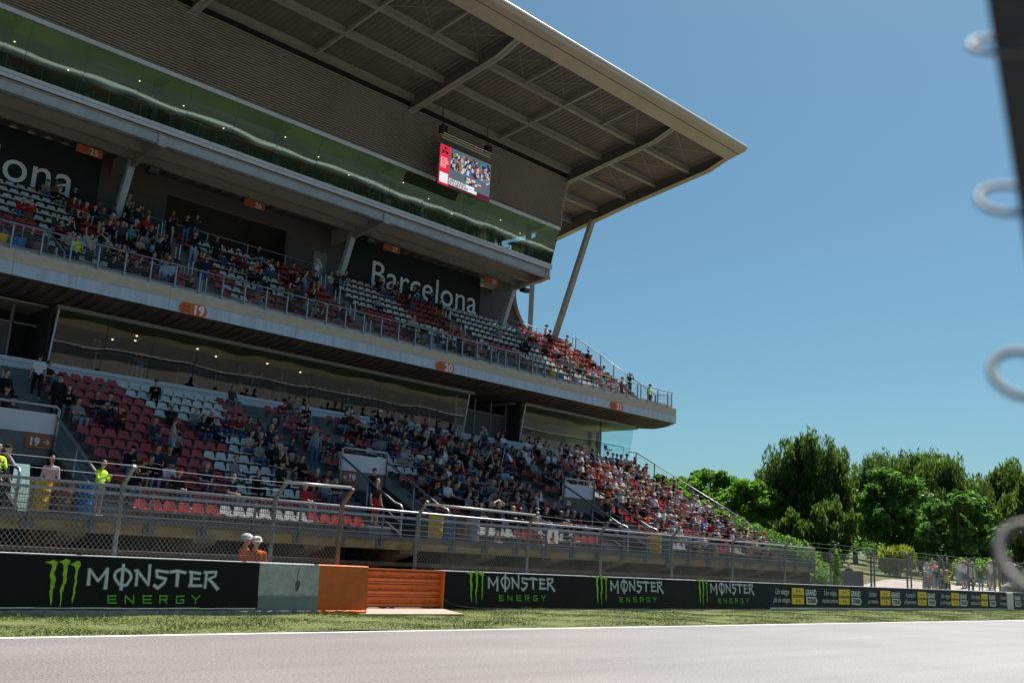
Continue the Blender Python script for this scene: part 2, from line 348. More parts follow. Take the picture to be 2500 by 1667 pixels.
GATE = empty('rail_gate', (18, YR, 0), 'orange steel gate of stacked guard rails closing the gap between the barriers', 'gate')
gx0, gx1 = 15.6, 19.42; YG = 21.78
def w_rail(z, hh):
    b = MB(); pr = [(YG + .02, z - hh / 2), (YG - .05, z - hh * .38), (YG - .06, z - hh * .2), (YG + .015, z - hh * .06), (YG + .015, z + hh * .06), (YG - .06, z + hh * .2), (YG - .05, z + hh * .38), (YG + .02, z + hh / 2)]
    vs = []; n = len(pr)
    for x in (gx0, gx1): vs += [(x, y, zz) for y, zz in pr]
    for x in (gx0, gx1): vs += [(x, y + .012, zz) for y, zz in pr]
    fs = [(i, i + 1, n + i + 1, n + i) for i in range(n - 1)] + [(2 * n + i + 1, 2 * n + i, 3 * n + i, 3 * n + i + 1) for i in range(n - 1)]
    b.add(vs, fs); return b
for z in (.22, .555, .89):
    gr = w_rail(z, .31).build('guard_rail', m_orange_metal, GATE)
    for x in (16.2, 17.3, 18.4, 19.1): MB().box(x, x + .03, YG - .002, YG + .012, z - .015, z + .015).build('bolt', m_black, gr)
for z in (.385, .72): MB().tube([(gx0, YG - .03, z), (gx1 - .08, YG - .03, z)], .022, 8).build('spacer_tube', m_orange_metal, GATE)
MB().box(gx0, gx1 + .02, YG - .06, YG + .10, 1.045, 1.085).build('top_plate', m_orange_metal, GATE)
for x in (gx0 + .3, gx0 + 1.9, gx1 - .15): MB().box(x, x + .1, YG + .03, YG + .12, .05, 1.04).build('post', m_orange_metal, GATE)
MB().box(gx1 - .01, gx1 + .05, YG - .16, YG + .2, .02, 1.09).build('end_plate', m_orange_metal, GATE)
for x in (gx0 + 1.2, gx0 + 2.1): MB().box(x, x + .12, YG - .02, YG + .08, .0, .07).build('foot', m_black, GATE)

RW = empty('barrier_wall', (40, YR, 0), 'long concrete barrier with three small drink logos and a row of yellow tourism logos', 'barrier')
wall_piece('wall_body', 19.5, 170, YR, 1.075, m_wall_raw, RW, 25)
banner_panel('black_banner', 19.5, 37.40, YR - .03, .07, 1.06, m_vinyl, RW, .065, .012)
banner_panel('navy_banner', 37.40, 64.75, YR - .031, .13, 1.065, m_vinyl_navy, RW, .065, .004)
banner_panel('navy_banner', 66.0, 110, YR - .031, .13, 1.065, m_vinyl_navy, RW, .065, .004)
b = MB(); b.box(19.5, 170, YR + .03, YR + .40, 1.077, 1.095); b.build('cap_edge', m_hem, RW)
rough_strip('footing', 19.5, 100, YR, -.01, .06, .03, M('pale_footing', (.42, .42, .41), .85, var=.2, vscale=3), RW, .012, .3)
b = MB(); b.box(37.45, 64.7, YR - .035, YR - .02, .06, .128); b.build('pale_plinth', m_white_strip, RW)
for x in (64.78, 65.32): MB().bbox(x, x + .5, YR - .07, YR + .02, .05, 1.06, .02).build('white_pillar', m_white_strip, RW)
smear('scuff_marks', 20, 64, .16, .6, YR - .050, m_scuff_l, RW, 60, 9)
# draped loose vinyl at the gate end
b = MB(); pts = [(19.46, .34), (19.7, .20), (20.1, .12), (20.6, .085), (21.2, .07), (19.46, .05)]
b.prism_y([(19.46, .05), (21.2, .04), (20.6, .10), (20.1, .15), (19.7, .23), (19.46, .36)], YR - .10, YR - .045); b.build('loose_vinyl', m_vinyl, RW)
MB().tube([(19.47, YR - .10, .33), (19.7, YR - .115, .19), (20.1, YR - .11, .11), (20.7, YR - .1, .07), (21.6, YR - .08, .055)], .012, 6).build('drape_fold', m_vinyl, RW, smooth=True)

# ---------------------------------------------------------------- printed logos
def z2s(x, y): return x / 3.5636, 1280 + y / 3.5636          # enlargement of the left banner -> photograph pixels
def wallxz(x, y, Y=YL): p = aty(*z2s(x, y), Y); return p[0], p[2]
def stroke(b, pts, w0, w1, y, dz=[0]):
    for i in range(len(pts) - 1):
        (ax, az), (bx, bz) = pts[i], pts[i + 1]; d = Vector((bx - ax, bz - az)); L = d.length; d /= L; n = Vector((-d.y, d.x))
        t0 = i / (len(pts) - 1); t1 = (i + 1) / (len(pts) - 1); wa = w0 + (w1 - w0) * t0; wb = w0 + (w1 - w0) * t1
        e = .25; dz[0] = (dz[0] + 1) % 12; yy = y - dz[0] * .0003
        p = [(ax - d.x * wa * e + n.x * wa / 2, az - d.y * wa * e + n.y * wa / 2), (bx + d.x * wb * e + n.x * wb / 2, bz + d.y * wb * e + n.y * wb / 2),
             (bx + d.x * wb * e - n.x * wb / 2, bz + d.y * wb * e - n.y * wb / 2), (ax - d.x * wa * e - n.x * wa / 2, az - d.y * wa * e - n.y * wa / 2)]
        b.add([(q[0], yy, q[1]) for q in p], [(3, 2, 1, 0)])
CLAWS = [[(387, 325), (430, 318), (465, 305), (500, 318), (505, 340), (490, 360), (488, 380), (470, 420), (480, 460), (484, 485), (470, 515), (473, 540), (452, 570), (455, 600), (447, 630), (450, 655), (440, 680), (437, 707), (428, 680), (430, 650), (424, 610), (427, 570), (437, 560), (432, 530), (440, 490), (432, 440), (440, 410), (455, 370), (450, 345), (420, 335)],
         [(510, 320), (545, 312), (575, 295), (605, 305), (617, 325), (600, 345), (590, 360), (588, 400), (577, 440), (580, 470), (572, 500), (555, 530), (552, 560), (535, 590), (533, 630), (527, 670), (520, 700), (510, 738), (512, 690), (520, 650), (517, 600), (514, 570), (528, 540), (545, 500), (550, 460), (543, 430), (555, 390), (553, 355), (545, 335)],
         [(612, 345), (645, 330), (675, 310), (700, 320), (705, 350), (690, 375), (680, 400), (675, 430), (665, 460), (670, 490), (662, 520), (650, 560), (650, 590), (640, 630), (632, 650), (620, 685), (617, 640), (630, 600), (632, 570), (640, 520), (652, 480), (645, 460), (655, 420), (660, 390), (650, 365), (630, 352)]]
ringO = [(1068 + 72 * math.cos(t), 448 - 62 * math.sin(t) + (18 if math.sin(t) < -.8 else 0)) for t in [math.pi / 2 + i * 2 * math.pi / 14 for i in range(15)]]
LETTERS = [([(778, 385), (774, 450), (766, 520)], 18, 26), ([(782, 388), (852, 490)], 20, 16), ([(852, 490), (938, 382)], 14, 20), ([(936, 380), (925, 470), (912, 553)], 20, 30),
           (ringO, 20, 20), ([(1077, 347), (1062, 460), (1048, 562)], 22, 26), ([(1172, 400), (1198, 395)], 16, 14), ([(1192, 398), (1190, 460), (1180, 528)], 20, 22), ([(1194, 398), (1288, 522)], 22, 18), ([(1306, 350), (1298, 440), (1286, 525)], 22, 20),
           ([(1462, 412), (1362, 398), (1366, 452), (1442, 470), (1420, 510), (1368, 552), (1338, 525)], 20, 24), ([(1480, 412), (1545, 402), (1616, 418)], 22, 22), ([(1550, 410), (1535, 532)], 30, 26),
           ([(1668, 412), (1658, 532)], 26, 26), ([(1650, 410), (1745, 424)], 20, 20), ([(1664, 468), (1735, 470)], 18, 16), ([(1640, 530), (1752, 530)], 20, 20),
           ([(1798, 415), (1780, 548)], 24, 22), ([(1778, 414), (1882, 412), (1872, 448), (1806, 474)], 20, 16), ([(1812, 470), (1846, 505), (1890, 560)], 18, 30)]
def LT(dx, kind):
    q = {'E': [[(0, 0), (0, 70)], [(0, 6), (72, 6)], [(0, 36), (66, 36)], [(0, 66), (72, 66)]], 'N': [[(4, 70), (8, 2)], [(8, 2), (74, 70)], [(74, 70), (80, 0)]],
         'R': [[(2, 70), (4, 0)], [(4, 6), (66, 6), (66, 36), (4, 38)], [(38, 38), (64, 70)]], 'G': [[(74, 8), (10, 8), (4, 66), (66, 66), (68, 38), (38, 38)]], 'Y': [[(0, 2), (34, 36)], [(72, 2), (34, 36), (30, 70)]]}[kind]
    return [([(dx + a - (y if False else 0), 613 + y) for a, y in s], 12, 12) for s in q]
for i, ch in enumerate('ENERGY'): LETTERS += [(s[0], s[1], s[2], 1) for s in LT((934, 1078, 1240, 1380, 1522, 1662)[i], ch)]
def logo_meshes():
    kx = wallxz(1100, 400)[0] - wallxz(1000, 400)[0]; sc = kx / 100
    bc, bl, be, bh = MB(), MB(), MB(), MB(); y = 0.
    for c in CLAWS:
        pts = [wallxz(*q) for q in c]; bc.add([(p[0], y, p[1]) for p in pts], [tuple(range(len(pts)))[::-1]])
    for L in LETTERS:
        if len(L) == 4: stroke(be, [wallxz(*q) for q in L[0]], L[1] * sc, L[2] * sc, y)
        else:
            stroke(bl, [wallxz(*q) for q in L[0]], L[1] * sc, L[2] * sc, y); stroke(bh, [wallxz(*q) for q in L[0]], (L[1] + 12) * sc, (L[2] + 12) * sc, y + .008)
    return [('claw_mark', bc, m_lime), ('word_mark', bl, m_silver), ('tagline', be, m_green), ('word_outline', bh, M('outline_print', (.16, .18, .24), .5))]
LM = [(n, b.mesh(n, m)) for n, b, m in logo_meshes()]
lx0, lx1 = wallxz(387, 325)[0], wallxz(1905, 560)[0]; lz = wallxz(512, 738)[1]
def place_logo(parent, x0, x1, ybase, zbase, tilt):
    s = (x1 - x0) / (lx1 - lx0)
    for n, me in LM:
        o = link(n, me, parent); o.matrix_basis = Matrix.Translation((x0, ybase, zbase)) @ Matrix.Rotation(-tilt, 4, 'X') @ Matrix.Scale(s, 4, (1, 0, 0)) @ Matrix.Scale(s * 1.0, 4, (0, 0, 1)) @ Matrix.Translation((-lx0, 0, -lz))
place_logo(LW, lx0, lx1, YL - .046, lz, .06)
XR = lambda u: aty(u, 1430, YR - .03)[0]
for u0, u1 in ((1139, 1357), (1450, 1622), (1702, 1843)): place_logo(RW, XR(u0), XR(u1), YR - .045, .15, .065)
# tourism logos
SCRIPT = [("Un viatge", "ple de viatges"), ("Un viaje,", "muchos caminos"), ("L'emotion", "sur mesure"), ("A journey full", "of journeys")]
def tourism(i, u_txt, u_sq, u_gt, only=None):
    Yb = YR - .05
    def fit(body, size, mat, x0, x1, z, **k):
        me = text_mesh(body, size, mat, **k); xs = [v.co.x for v in me.vertices]; w = max(xs) - min(xs)
        me.transform(Matrix.Translation((x0, Yb + (z - .5) * .06, z)) @ TOX @ Matrix.Diagonal(((x1 - x0) / w, 1, 1, 1)) @ Matrix.Translation((-min(xs), 0, 0))); return me
    if u_txt:
        x0, x1 = XR(u_txt[0]), XR(u_txt[1]); a, c = SCRIPT[i % 4]
        link('slogan', fit(a, .34, m_print_white, x0 + .15 * (x1 - x0), x1 - .05, .66, shear=.25), RW); link('slogan', fit(c, .30, m_print_white, x0, x1, .34, shear=.25), RW)
    if u_sq:
        x0, x1 = XR(u_sq[0]), XR(u_sq[1]); b = MB(); b.box(x0, x1, Yb - .002, Yb + .03, .27, .93); q = b.build('yellow_square', m_yellow_print, RW)
        link('square_word', fit('CATALUNYA', .16, m_black_print, x0 + .04, x1 - .04, .545, bold=.006), RW).location.y = -.012
        b = MB(); w = x1 - x0
        for cx, cz in ((.38, .80), (.62, .81), (.40, .40), (.63, .39)):
            X = x0 + w * cx; b.add([(X - w * .07, Yb - .006, cz), (X, Yb - .006, cz - .075), (X + w * .07, Yb - .006, cz), (X, Yb - .006, cz + .075)], [(0, 1, 2, 3)])
        b.build('red_mark', m_red_print, RW)
    if u_gt:
        x0, x1 = XR(u_gt[0]), XR(u_gt[1]); w = x1 - x0
        link('tour_word', fit('GRAND', .34, m_print_white, x0, x1 - .05 * w, .64, bold=.012, shear=.1), RW)
        b = MB(); b.add([(x0 + .05 * w, Yb - .004, .27), (x0 + .88 * w, Yb - .004, .25), (x1 + .04 * w, Yb - .004, .40), (x0 + .9 * w, Yb - .004, .57), (x0 + .03 * w, Yb - .004, .58)], [(0, 1, 2, 3, 4)]); b.build('tour_arrow', m_print_white, RW)
        link('tour_word', fit('TOUR', .26, m_black_print, x0 + .12 * w, x1 - .12 * w, .33, bold=.010, shear=.1), RW).location.y = -.010
z3 = lambda x: 1820 + x / 3.459
ROW = [((230, 372), (390, 490), (505, 600)), ((642, 775), (785, 875), (887, 972)), ((1027, 1110), (1135, 1217), (1227, 1303)), ((1333, 1435), (1450, 1522), (1530, 1600)), ((1635, 1725), (1732, 1797), (1803, 1865)), ((1892, 1980), (1984, 2037), (2050, 2105)), ((2140, 2195), None, None), (None, None, (2265, 2318)), ((2337, 2372), None, None)]
for i, (a, c, d) in enumerate(ROW):
    f = lambda t: (z3(t[0]), z3(t[1])) if t else None
    tourism(i if i < 7 else i, f(a), f(c), f(d))

# ---------------------------------------------------------------- chain link fences
def chain_mesh(b, x0, x1, y, z0, z1, pitch=.105, r=.0032):
    h = z1 - z0; n = int((x1 - x0) / pitch)
    for s in (1, -1):
        for k in range(-int(h / pitch) - 1, n + int(h / pitch) + 2):
            a = x0 + k * pitch; p0 = [a, z0]; p1 = [a + s * h * .8, z1]
            if p0[0] > p1[0]: p0, p1 = p1, p0
            if p1[0] <= x0 or p0[0] >= x1: continue
            sl = (p1[1] - p0[1]) / (p1[0] - p0[0])
            if p0[0] < x0: p0 = [x0, p0[1] + sl * (x0 - p0[0])]
            if p1[0] > x1: p1 = [x1, p1[1] - sl * (p1[0] - x1)]
            yy = y + s * .002; A = Vector((p0[0], yy, p0[1])); B = Vector((p1[0], yy, p1[1])); d = (B - A).normalized(); u = Vector((0, 1, 0)); w = d.cross(u) * r
            off = [u * r, w - u * r * .5, -w - u * r * .5]
            b.add([A + o for o in off] + [B + o for o in off], [(0, 1, 4, 3), (1, 2, 5, 4), (2, 0, 3, 5)])
    return b
def fence(label, posts, y, zb, mesh_spans, top_tubes, wires, group=None, matp=None, zt=2.62, arm=True, back=False, pitch=.105, wr=.0032):
    F = empty('chain_link_fence', (posts[0][0], y, 0), label, 'fence', group)
    for p in posts:
        x, mat = p[0], (p[1] if len(p) > 1 else (matp or m_galv_dull)); b = MB()
        b.bbox(x - .042, x + .042, y - .04, y + .04, zb, zt, .012)
        if arm: s = 1 if back else -1; b.bar((x, y, zt - .04), (x + random.uniform(-.02, .02), y + s * .40, zt + .38), .07, .07, up=(1, 0, 0))
        b.build('post', mat, F)
    for x0, x1, z0, z1 in mesh_spans:
        o = chain_mesh(MB(), x0, x1, y - .05, z0, z1, pitch, wr).build('wire_mesh', m_wire, F); tag(o, kind='stuff')
    for p0, p1, r in top_tubes: MB().tube([p0, p1], r, 8).build('top_tube', m_galv, F, smooth=True)
    for p0, p1 in wires:
        pts = [Vector(p0).lerp(Vector(p1), t / 6) - Vector((0, 0, .03 * math.sin(math.pi * t / 6))) for t in range(7)]
        MB().tube(pts, .006, 5).build('tension_wire', m_galv_dull, F)
    return F
fence('chain link fence behind the large black banner, its steel posts cranked towards the track', [(5.5,), (9.27,), (12.97,), (14.88, m_rust)], 20.5, .9, [(1.5, 14.88, 1.12, 2.62)],
      [((12.9, 20.1, 2.99), (14.82, 20.1, 3.02), .035)], [((1.5, 20.1, 3.0), (9.25, 20.1, 3.0)), ((9.25, 20.1, 3.0), (12.9, 20.1, 2.98)), ((1.5, 20.28, 2.82), (12.95, 20.28, 2.8)), ((1.5, 20.45, 1.3), (14.88, 20.45, 1.3)), ((1.5, 20.44, 2.0), (12.97, 20.44, 2.0))])
fp = [18.82 + 4.14 * k for k in range(0, 26)]; fp[1] = 23.44
fence('long chain link fence behind the logo row barrier, cranked posts every few metres', [(x,) for x in fp], 22.22, .9, [(18.82, 56, 1.05, 2.55)],
      [((18.7, 21.82, 2.92), (23.3, 21.82, 2.90), .035)], [((fp[k], 21.82, 2.9), (fp[k + 1], 21.82, 2.9)) for k in range(1, 18)] + [((23.4, 22.0, 2.74), (80, 22.0, 2.72)), ((18.8, 22.16, 1.75), (80, 22.16, 1.75)), ((23.4, 22.16, 2.54), (80, 22.16, 2.54))])
b = chain_mesh(MB(), 56, 90, 22.17, 1.05, 2.5, .19, .003)
o = b.build('wire_mesh', m_wire, bpy.data.objects['chain_link_fence.001']); tag(o, kind='stuff')
fence('second chain link fence, posts cranked backwards, before the people on the pale path', [(52 + 4.6 * k,) for k in range(9)], 24.0, .0, [(50, 89, .3, 2.7)], [], [((50, 24.3, 3.05), (89, 24.3, 3.05)), ((50, 24.0, 1.7), (89, 24.0, 1.7))], zt=2.7, back=True, pitch=.24, wr=.0025)
# ---------------------------------------------------------------- grandstand
X0, XE = -2.0, 55.0
COLX = [6.0, 20.3, 34.55, 48.9]
G = empty('grandstand', (30, 36, 0), 'large grey grandstand with two seating tiers, glazed galleries and a cantilevered roof', 'grandstand')
# lower tier --------------------------------------------------
NL, LY0, LRUN, LZ0, LRISE = 13, 30.45, .88, 2.10, .44
VOM = [(10.7, 13.15), (25.0, 27.45), (39.25, 41.65)]
def low_y(i): return LY0 + LRUN * i
def low_z(i): return LZ0 + LRISE * i
LOWAISLE = [(9.6, 10.7), (13.15, 14.25), (23.9, 25.0), (27.45, 28.55), (38.15, 39.25), (41.65, 42.75), (53.6, 55)]
VOMROWS = 5
for i in range(NL):
    b = MB(); spans = [(X0, XE)]
    if i < VOMROWS:
        spans = []; a = X0
        for v0, v1 in VOM: spans.append((a, v0)); a = v1
        spans.append((a, XE))
    for a, c in spans: b.box(a, c, low_y(i), low_y(i) + LRUN + (.05 if i < NL - 1 else 1.9), low_z(i) - .5, low_z(i))
    b.build('terrace_step', m_conc, G)
for a, c in LOWAISLE:
    b = MB()
    for i in range(1, NL): b.box(a + .03, c - .03, low_y(i) - .42, low_y(i) + .01, low_z(i) - .5, low_z(i) - .22)
    b.build('aisle_stairs', m_conc, G)
MB().box(X0, XE, 28.98, LY0 + .02, 1.95, LZ0).build('front_walkway', m_conc, G)
# front edge beam with corbels
b = MB(); b.box(X0, XE, 29.05, 29.30, 1.62, 1.945); b.build('edge_beam', m_ochre, G)
for k in range(14):
    x = -1 + k * 4.15; MB().prism_x([(29.1, 1.5), (31.5, .9), (31.5, 1.9), (29.1, 1.615)], x, x + .8).build('corbel', m_brown, G)
for z, y, h in ((1.02, 29.9, .14), (.62, 30.3, .12)): MB().box(X0, XE, y, y + .2, z, z + h).build('lower_beam', m_brown, G)
for a, c, z1 in ((X0, 11.8, 4), (11.8, 13.2, 2.0), (13.2, XE, 4)): MB().box(a, c, 34.5, 34.68, -.01, z1).build('back_of_void', m_conc_shade, G)
for k in range(8): MB().box(2 + 7.1 * k, 2.4 + 7.1 * k, 31.2, 31.6, 0, 1.9).build('pillar', m_conc_shade, G)
MB().box(XE - .25, XE + .02, 29.3, 44, -.01, 2.0).build('end_wall', m_conc_shade, G)
b = MB(); b.prism_x([(29.3, 1.99), (LY0, 2.08), (low_y(NL - 1) + .9, low_z(NL - 1) + .02), (low_y(NL - 1) + .9, low_z(NL - 1) - .5), (30.4, 1.6), (29.3, 1.6)], XE - .001, XE + .12); b.build('end_stringer', m_conc, G)
# vomitories (entrance boxes)
for n, (v0, v1) in enumerate(VOM):
    b = MB(); yb = low_y(VOMROWS); zb = low_z(VOMROWS)
    yb -= .07; b.box(v0, v1, yb, yb + .12, 4.80, 5.50); b.build('entrance_parapet', m_white_strip, G); MB().box(v0, v1, yb + .02, yb + .12, 3.75, 4.795).build('entrance_parapet', m_conc, G)
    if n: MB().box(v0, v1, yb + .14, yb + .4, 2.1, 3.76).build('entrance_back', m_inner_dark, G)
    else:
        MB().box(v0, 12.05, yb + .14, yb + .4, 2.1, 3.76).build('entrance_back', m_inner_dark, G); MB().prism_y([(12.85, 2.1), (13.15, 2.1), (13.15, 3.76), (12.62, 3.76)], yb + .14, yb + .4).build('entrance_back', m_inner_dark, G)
    for x in (v0, v1):
        s = .12 if x == v0 else -.12
        MB().prism_x([(30.6, 2.05), (yb, 2.05), (yb, zb), (30.6, 2.25)], min(x, x + s), max(x, x + s)).build('entrance_cheek', m_conc_shade, G)
# upper end of lower tier: gallery behind glass ----------------
GY0, GY1, GZ0, GZ1 = 43.55, 43.15, 8.62, 10.98
def gy(z): return GY0 + (GY1 - GY0) * (z - GZ0) / (GZ1 - GZ0)
MB().box(X0, XE + .9, 43.42, 43.62, low_z(NL - 1) - .2, 8.18).build('gallery_sill', m_conc, G); MB().box(X0, XE + .9, 43.40, 43.62, 8.182, 8.44).build('gallery_sill', m_white_strip, G); MB().box(X0, XE + .9, 43.36, 43.70, 8.445, 8.61).build('gallery_sill', m_white_strip, G)
b = MB(); b.box(X0, XE + .9, 43.7, 52, 8.40, 8.60); b.build('gallery_floor', m_inner_floor, G)
MB().box(X0, 46.5, 50.0, 50.2, 8.6, 11.6).build('gallery_back_wall', m_inner_wall, G); MB().box(44.7, 57.3, 48.2, 48.4, 8.6, 11.6).build('gallery_back_wall', M('pale_room_wall', (.42, .42, .36), .8), G)
for x0, x1 in ((X0, 40.6), (44.2, 57.3)): MB().box(x0, x1, 43.9, 50.0 if x0 < 0 else 48.2, 11.05, 11.12).build('gallery_ceiling', m_inner_ceiling, G)
def glaze(name, xs, z0, z1, yf, mat, parent, gap=.012):
    for a, c in zip(xs[:-1], xs[1:]):
        j = random.uniform(-.012, .012); b = MB()
        b.add([(a + gap, yf(z0), z0), (c - gap, yf(z0) + j, z0), (c - gap, yf(z1) + j, z1), (a + gap, yf(z1), z1)], [(0, 1, 2, 3)]); b.build(name, mat, parent)
glaze('glass_pane', [15.75 + 2.19 * k for k in range(12)], GZ0, GZ1, gy, m_glass_low, G)
glaze('glass_pane', [44.75, 48.6, 52.5], GZ0, GZ1, gy, m_glass_low, G)
glaze('clear_glass_pane', [52.56, 55.9], GZ0, GZ1, gy, m_glass_clear, G)
for a, c in ((15.6, 40.2), (44.6, 56.0)): MB().box(a, c, 43.02, 43.3, 10.93, 11.10).build('glass_head_rail', m_steel_grey, G)
for x in (15.70, 39.88, 44.72): MB().bar((x, GY0 + .02, GZ0), (x, GY1 + .02, GZ1), .10, .06, up=(1, 0, 0)).build('glass_jamb', m_white_strip, G)
b = MB(); b.box(52.5, 52.62, 43.4, 43.5, 8.6, 11.0); b.build('glass_mullion', M('teal_mullion', (.18, .30, .33), .4), G)
MB().box(56.9, 57.4, 47.9, 48.2, 8.6, 11.6).build('room_pillar', m_inner_ceiling, G)
MB().box(57.42, 57.8, 47.9, 48.2, 8.6, 11.6).build('room_pillar', m_inner_dark, G)
MB().box(25.6, 26.0, 47.0, 47.4, 8.6, 11.1).build('room_pillar', m_inner_wall, G)
for (x, y) in ((20.5, 46), (21.0, 47.2), (23.8, 46.2), (25.4, 47.2), (28, 46.4), (20.2, 48), (30.5, 47)): MB().tube([(x, y, 11.0), (x, y, 11.04)], .045, 10).build('ceiling_lamp', m_lamp, G)
MB().box(49.2, 50.0, 47.6, 47.75, 9.3, 9.75).build('wall_monitor', m_black, G); MB().box(50.0, 50.45, 48.05, 48.15, 9.8, 10.3).build('wall_monitor', m_black, G)
# balustrade inside the glass
for (xa, xb) in ((15.9, 39.6), (45.0, 55.8)):
    MB().tube([(xa, 44.0, 9.62), (xb, 44.0, 9.62)], .022, 6).build('gallery_handrail', m_galv, G)
    n = int((xb - xa) / 1.9)
    for k in range(n + 1): MB().box(xa + (xb - xa) * k / n - .012, xa + (xb - xa) * k / n + .012, 43.99, 44.01, 8.6, 9.62).build('gallery_baluster', m_galv, G)
# door recess and left recess
for a, c in ((40.1, 44.6), (X0, 15.6)): MB().box(a, c, 46.2, 46.3, 8.4, 11.2).build('recess_wall', m_inner_dark, G)
for x in (44.6, 15.52): MB().box(x, x + .08, 43.5, 46.2, 8.6, 11.2).build('recess_cheek', m_conc_shade, G)
m_frame = M('grey_door_frame', (.20, .20, .21), .5)
for x in (40.15, 41.7, 43.1, 44.45, 12.3, 14.3, 10.2): MB().box(x, x + .09, 44.6, 44.7, 8.6, 11.05).build('door_frame', m_frame, G)
for a, c in ((40.2, 44.5), (9, 15.4)): MB().box(a, c, 44.6, 44.68, 10.25, 10.32).build('door_transom', m_frame, G)
for a, c in ((40.24, 41.7), (41.79, 43.1), (43.19, 44.45), (12.39, 14.3)): MB().box(a, c, 44.64, 44.66, 8.6, 10.25).build('door_leaf', m_shutter, G)
# balcony -----------------------------------------------------
XB = 57.86
prof = [(41.0, 11.43), (41.48, 11.28), (41.94, 11.19), (42.84, 11.11), (43.55, 11.16), (44.2, 11.22), (46.5, 11.3), (52, 11.3)]
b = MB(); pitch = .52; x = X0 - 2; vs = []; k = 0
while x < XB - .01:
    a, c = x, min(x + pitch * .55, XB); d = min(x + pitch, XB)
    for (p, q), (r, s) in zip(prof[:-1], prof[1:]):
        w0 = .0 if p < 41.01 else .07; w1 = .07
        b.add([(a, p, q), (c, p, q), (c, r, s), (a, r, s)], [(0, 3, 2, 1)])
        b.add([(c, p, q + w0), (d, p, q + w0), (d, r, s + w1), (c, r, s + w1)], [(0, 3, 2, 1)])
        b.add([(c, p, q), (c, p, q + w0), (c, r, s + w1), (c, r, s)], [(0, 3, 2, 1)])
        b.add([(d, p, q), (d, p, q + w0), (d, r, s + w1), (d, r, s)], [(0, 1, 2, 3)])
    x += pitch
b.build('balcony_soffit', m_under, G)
MB().prism_x([(41.05, 11.5), (41.6, 11.37), (43, 11.22), (52, 11.4), (52, 12.2), (41.05, 12.2)], X0 - 2, XB - .02).build('balcony_slab', m_conc, G)
xs = [X0 - 2] + [12.9 + 6.6 * k for k in range(-1, 7)] + [XB]; xs = sorted(set(xs))
for a, c in zip(xs[:-1], xs[1:]): MB().box(a + .008, c - .008, 40.96, 41.045, 11.42, 11.94).build('fascia_panel', m_fascia, G)
for a, c in zip(xs[:-1], xs[1:]): MB().box(a + .004, c - .004, 40.985, 41.25, 11.955, 12.45).build('upstand_panel', m_beige, G)
MB().box(XB - .25, XB, 41.26, 50.8, 11.3, 12.45).build('balcony_end_upstand', m_beige, G)
MB().box(X0 - 2, XB - .3, 41.2, 41.32, 12.452, 12.62).build('balcony_kerb', m_fascia, G)
MB().tube([(XB, 41.5, 11.95), (XB + .55, 41.5, 11.95)], .035, 8).build('drain_spout', m_steel_grey, G); MB().tube([(XB + .5, 41.5, 11.95), (XB + .53, 41.5, 11.95)], .16, 10).build('spout_flange', m_steel_grey, G)
NBR, BY0, BRUN, BZ0, BRISE = 10, 42.65, .80, 12.45, .57
def bal_y(j): return BY0 + BRUN * j
def bal_z(j): return BZ0 + BRISE * j
BALAISLE = [(12.0, 13.2), (22.4, 23.5), (32.4, 33.5), (42.4, 43.5), (56.5, 57.8)]
BVOM = [(13.2, 15.4), (43.5, 45.4)]
b = MB(); b.box(X0 - 2, XB - .26, 41.3, BY0 + .05, 12.0, 12.3); b.build('balcony_walkway', m_conc, G)
for j in range(NBR): MB().box(X0 - 2, XB - .26, bal_y(j), bal_y(j) + BRUN + (.05 if j < NBR - 1 else 1.4), bal_z(j) - .6, bal_z(j)).build('balcony_step', m_conc, G)
for a, c in BALAISLE:
    b = MB()
    for j in range(1, NBR): b.box(a + .03, c - .03, bal_y(j) - .4, bal_y(j) + .01, bal_z(j) - .6, bal_z(j) - .285)
    b.build('aisle_stairs', m_conc, G)
# rear of balcony
zt = bal_z(NBR - 1)
def backwall(x0, x1, mat, name, y=51.0, z1=21.2): MB().box(x0, x1, y, y + .15, zt - .2, z1).build(name, mat, G)
backwall(X0 - 2, 19.6, m_backwall, 'banner_wall'); backwall(35.4, 47.5, m_backwall, 'banner_wall'); backwall(19.6, 23.4, m_shutter, 'shutter_wall'); backwall(31.2, 35.4, m_shutter, 'shutter_wall')
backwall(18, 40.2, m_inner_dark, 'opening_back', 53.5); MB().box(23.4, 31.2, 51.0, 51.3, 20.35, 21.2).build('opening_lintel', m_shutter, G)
for a, c in ((20.6, 23.3), (31.3, 33.1)):
    b = MB()
    for k in range(26): b.box(a, c, 50.955, 51.002, zt + .05 + k * .09, zt + .11 + k * .09)
    b.build('shutter_ribs', m_shutter, G)
MB().box(33.2, 34.2, 50.96, 50.99, zt, zt + 2.0).build('back_door', M('grey_door', (.17, .165, .16), .6), G)
MB().box(47.5, 48.7, 50.95, 51.1, zt - .2, 20.6).build('end_panel', m_shutter, G)
# curved white fin at the end of the rear wall
b = MB(); cv = []
for t in range(13):
    s = t / 12; cv.append((50.95 + 1.6 * s ** 2.2, 21.0 - 2.75 * s))
b.prism_y([(48.8, 18.2)] + [(x, z) for x, z in cv[::-1]] + [(48.8, 21.0)], 51.0, 51.12); b.build('curved_fin', m_shutter, G)
b = MB()
for (xa, za), (xb, zb_) in zip(cv[:-1], cv[1:]): b.add([(xa, 50.7, za), (xb, 50.7, zb_), (xb, 51.6, zb_), (xa, 51.6, za), (xa - .06, 50.7, za), (xb - .06, 50.7, zb_), (xb - .06, 51.6, zb_), (xa - .06, 51.6, za)], [(0, 1, 2, 3), (5, 4, 7, 6), (4, 5, 1, 0), (3, 2, 6, 7)])
b.build('fin_edge', m_white_strip, G)
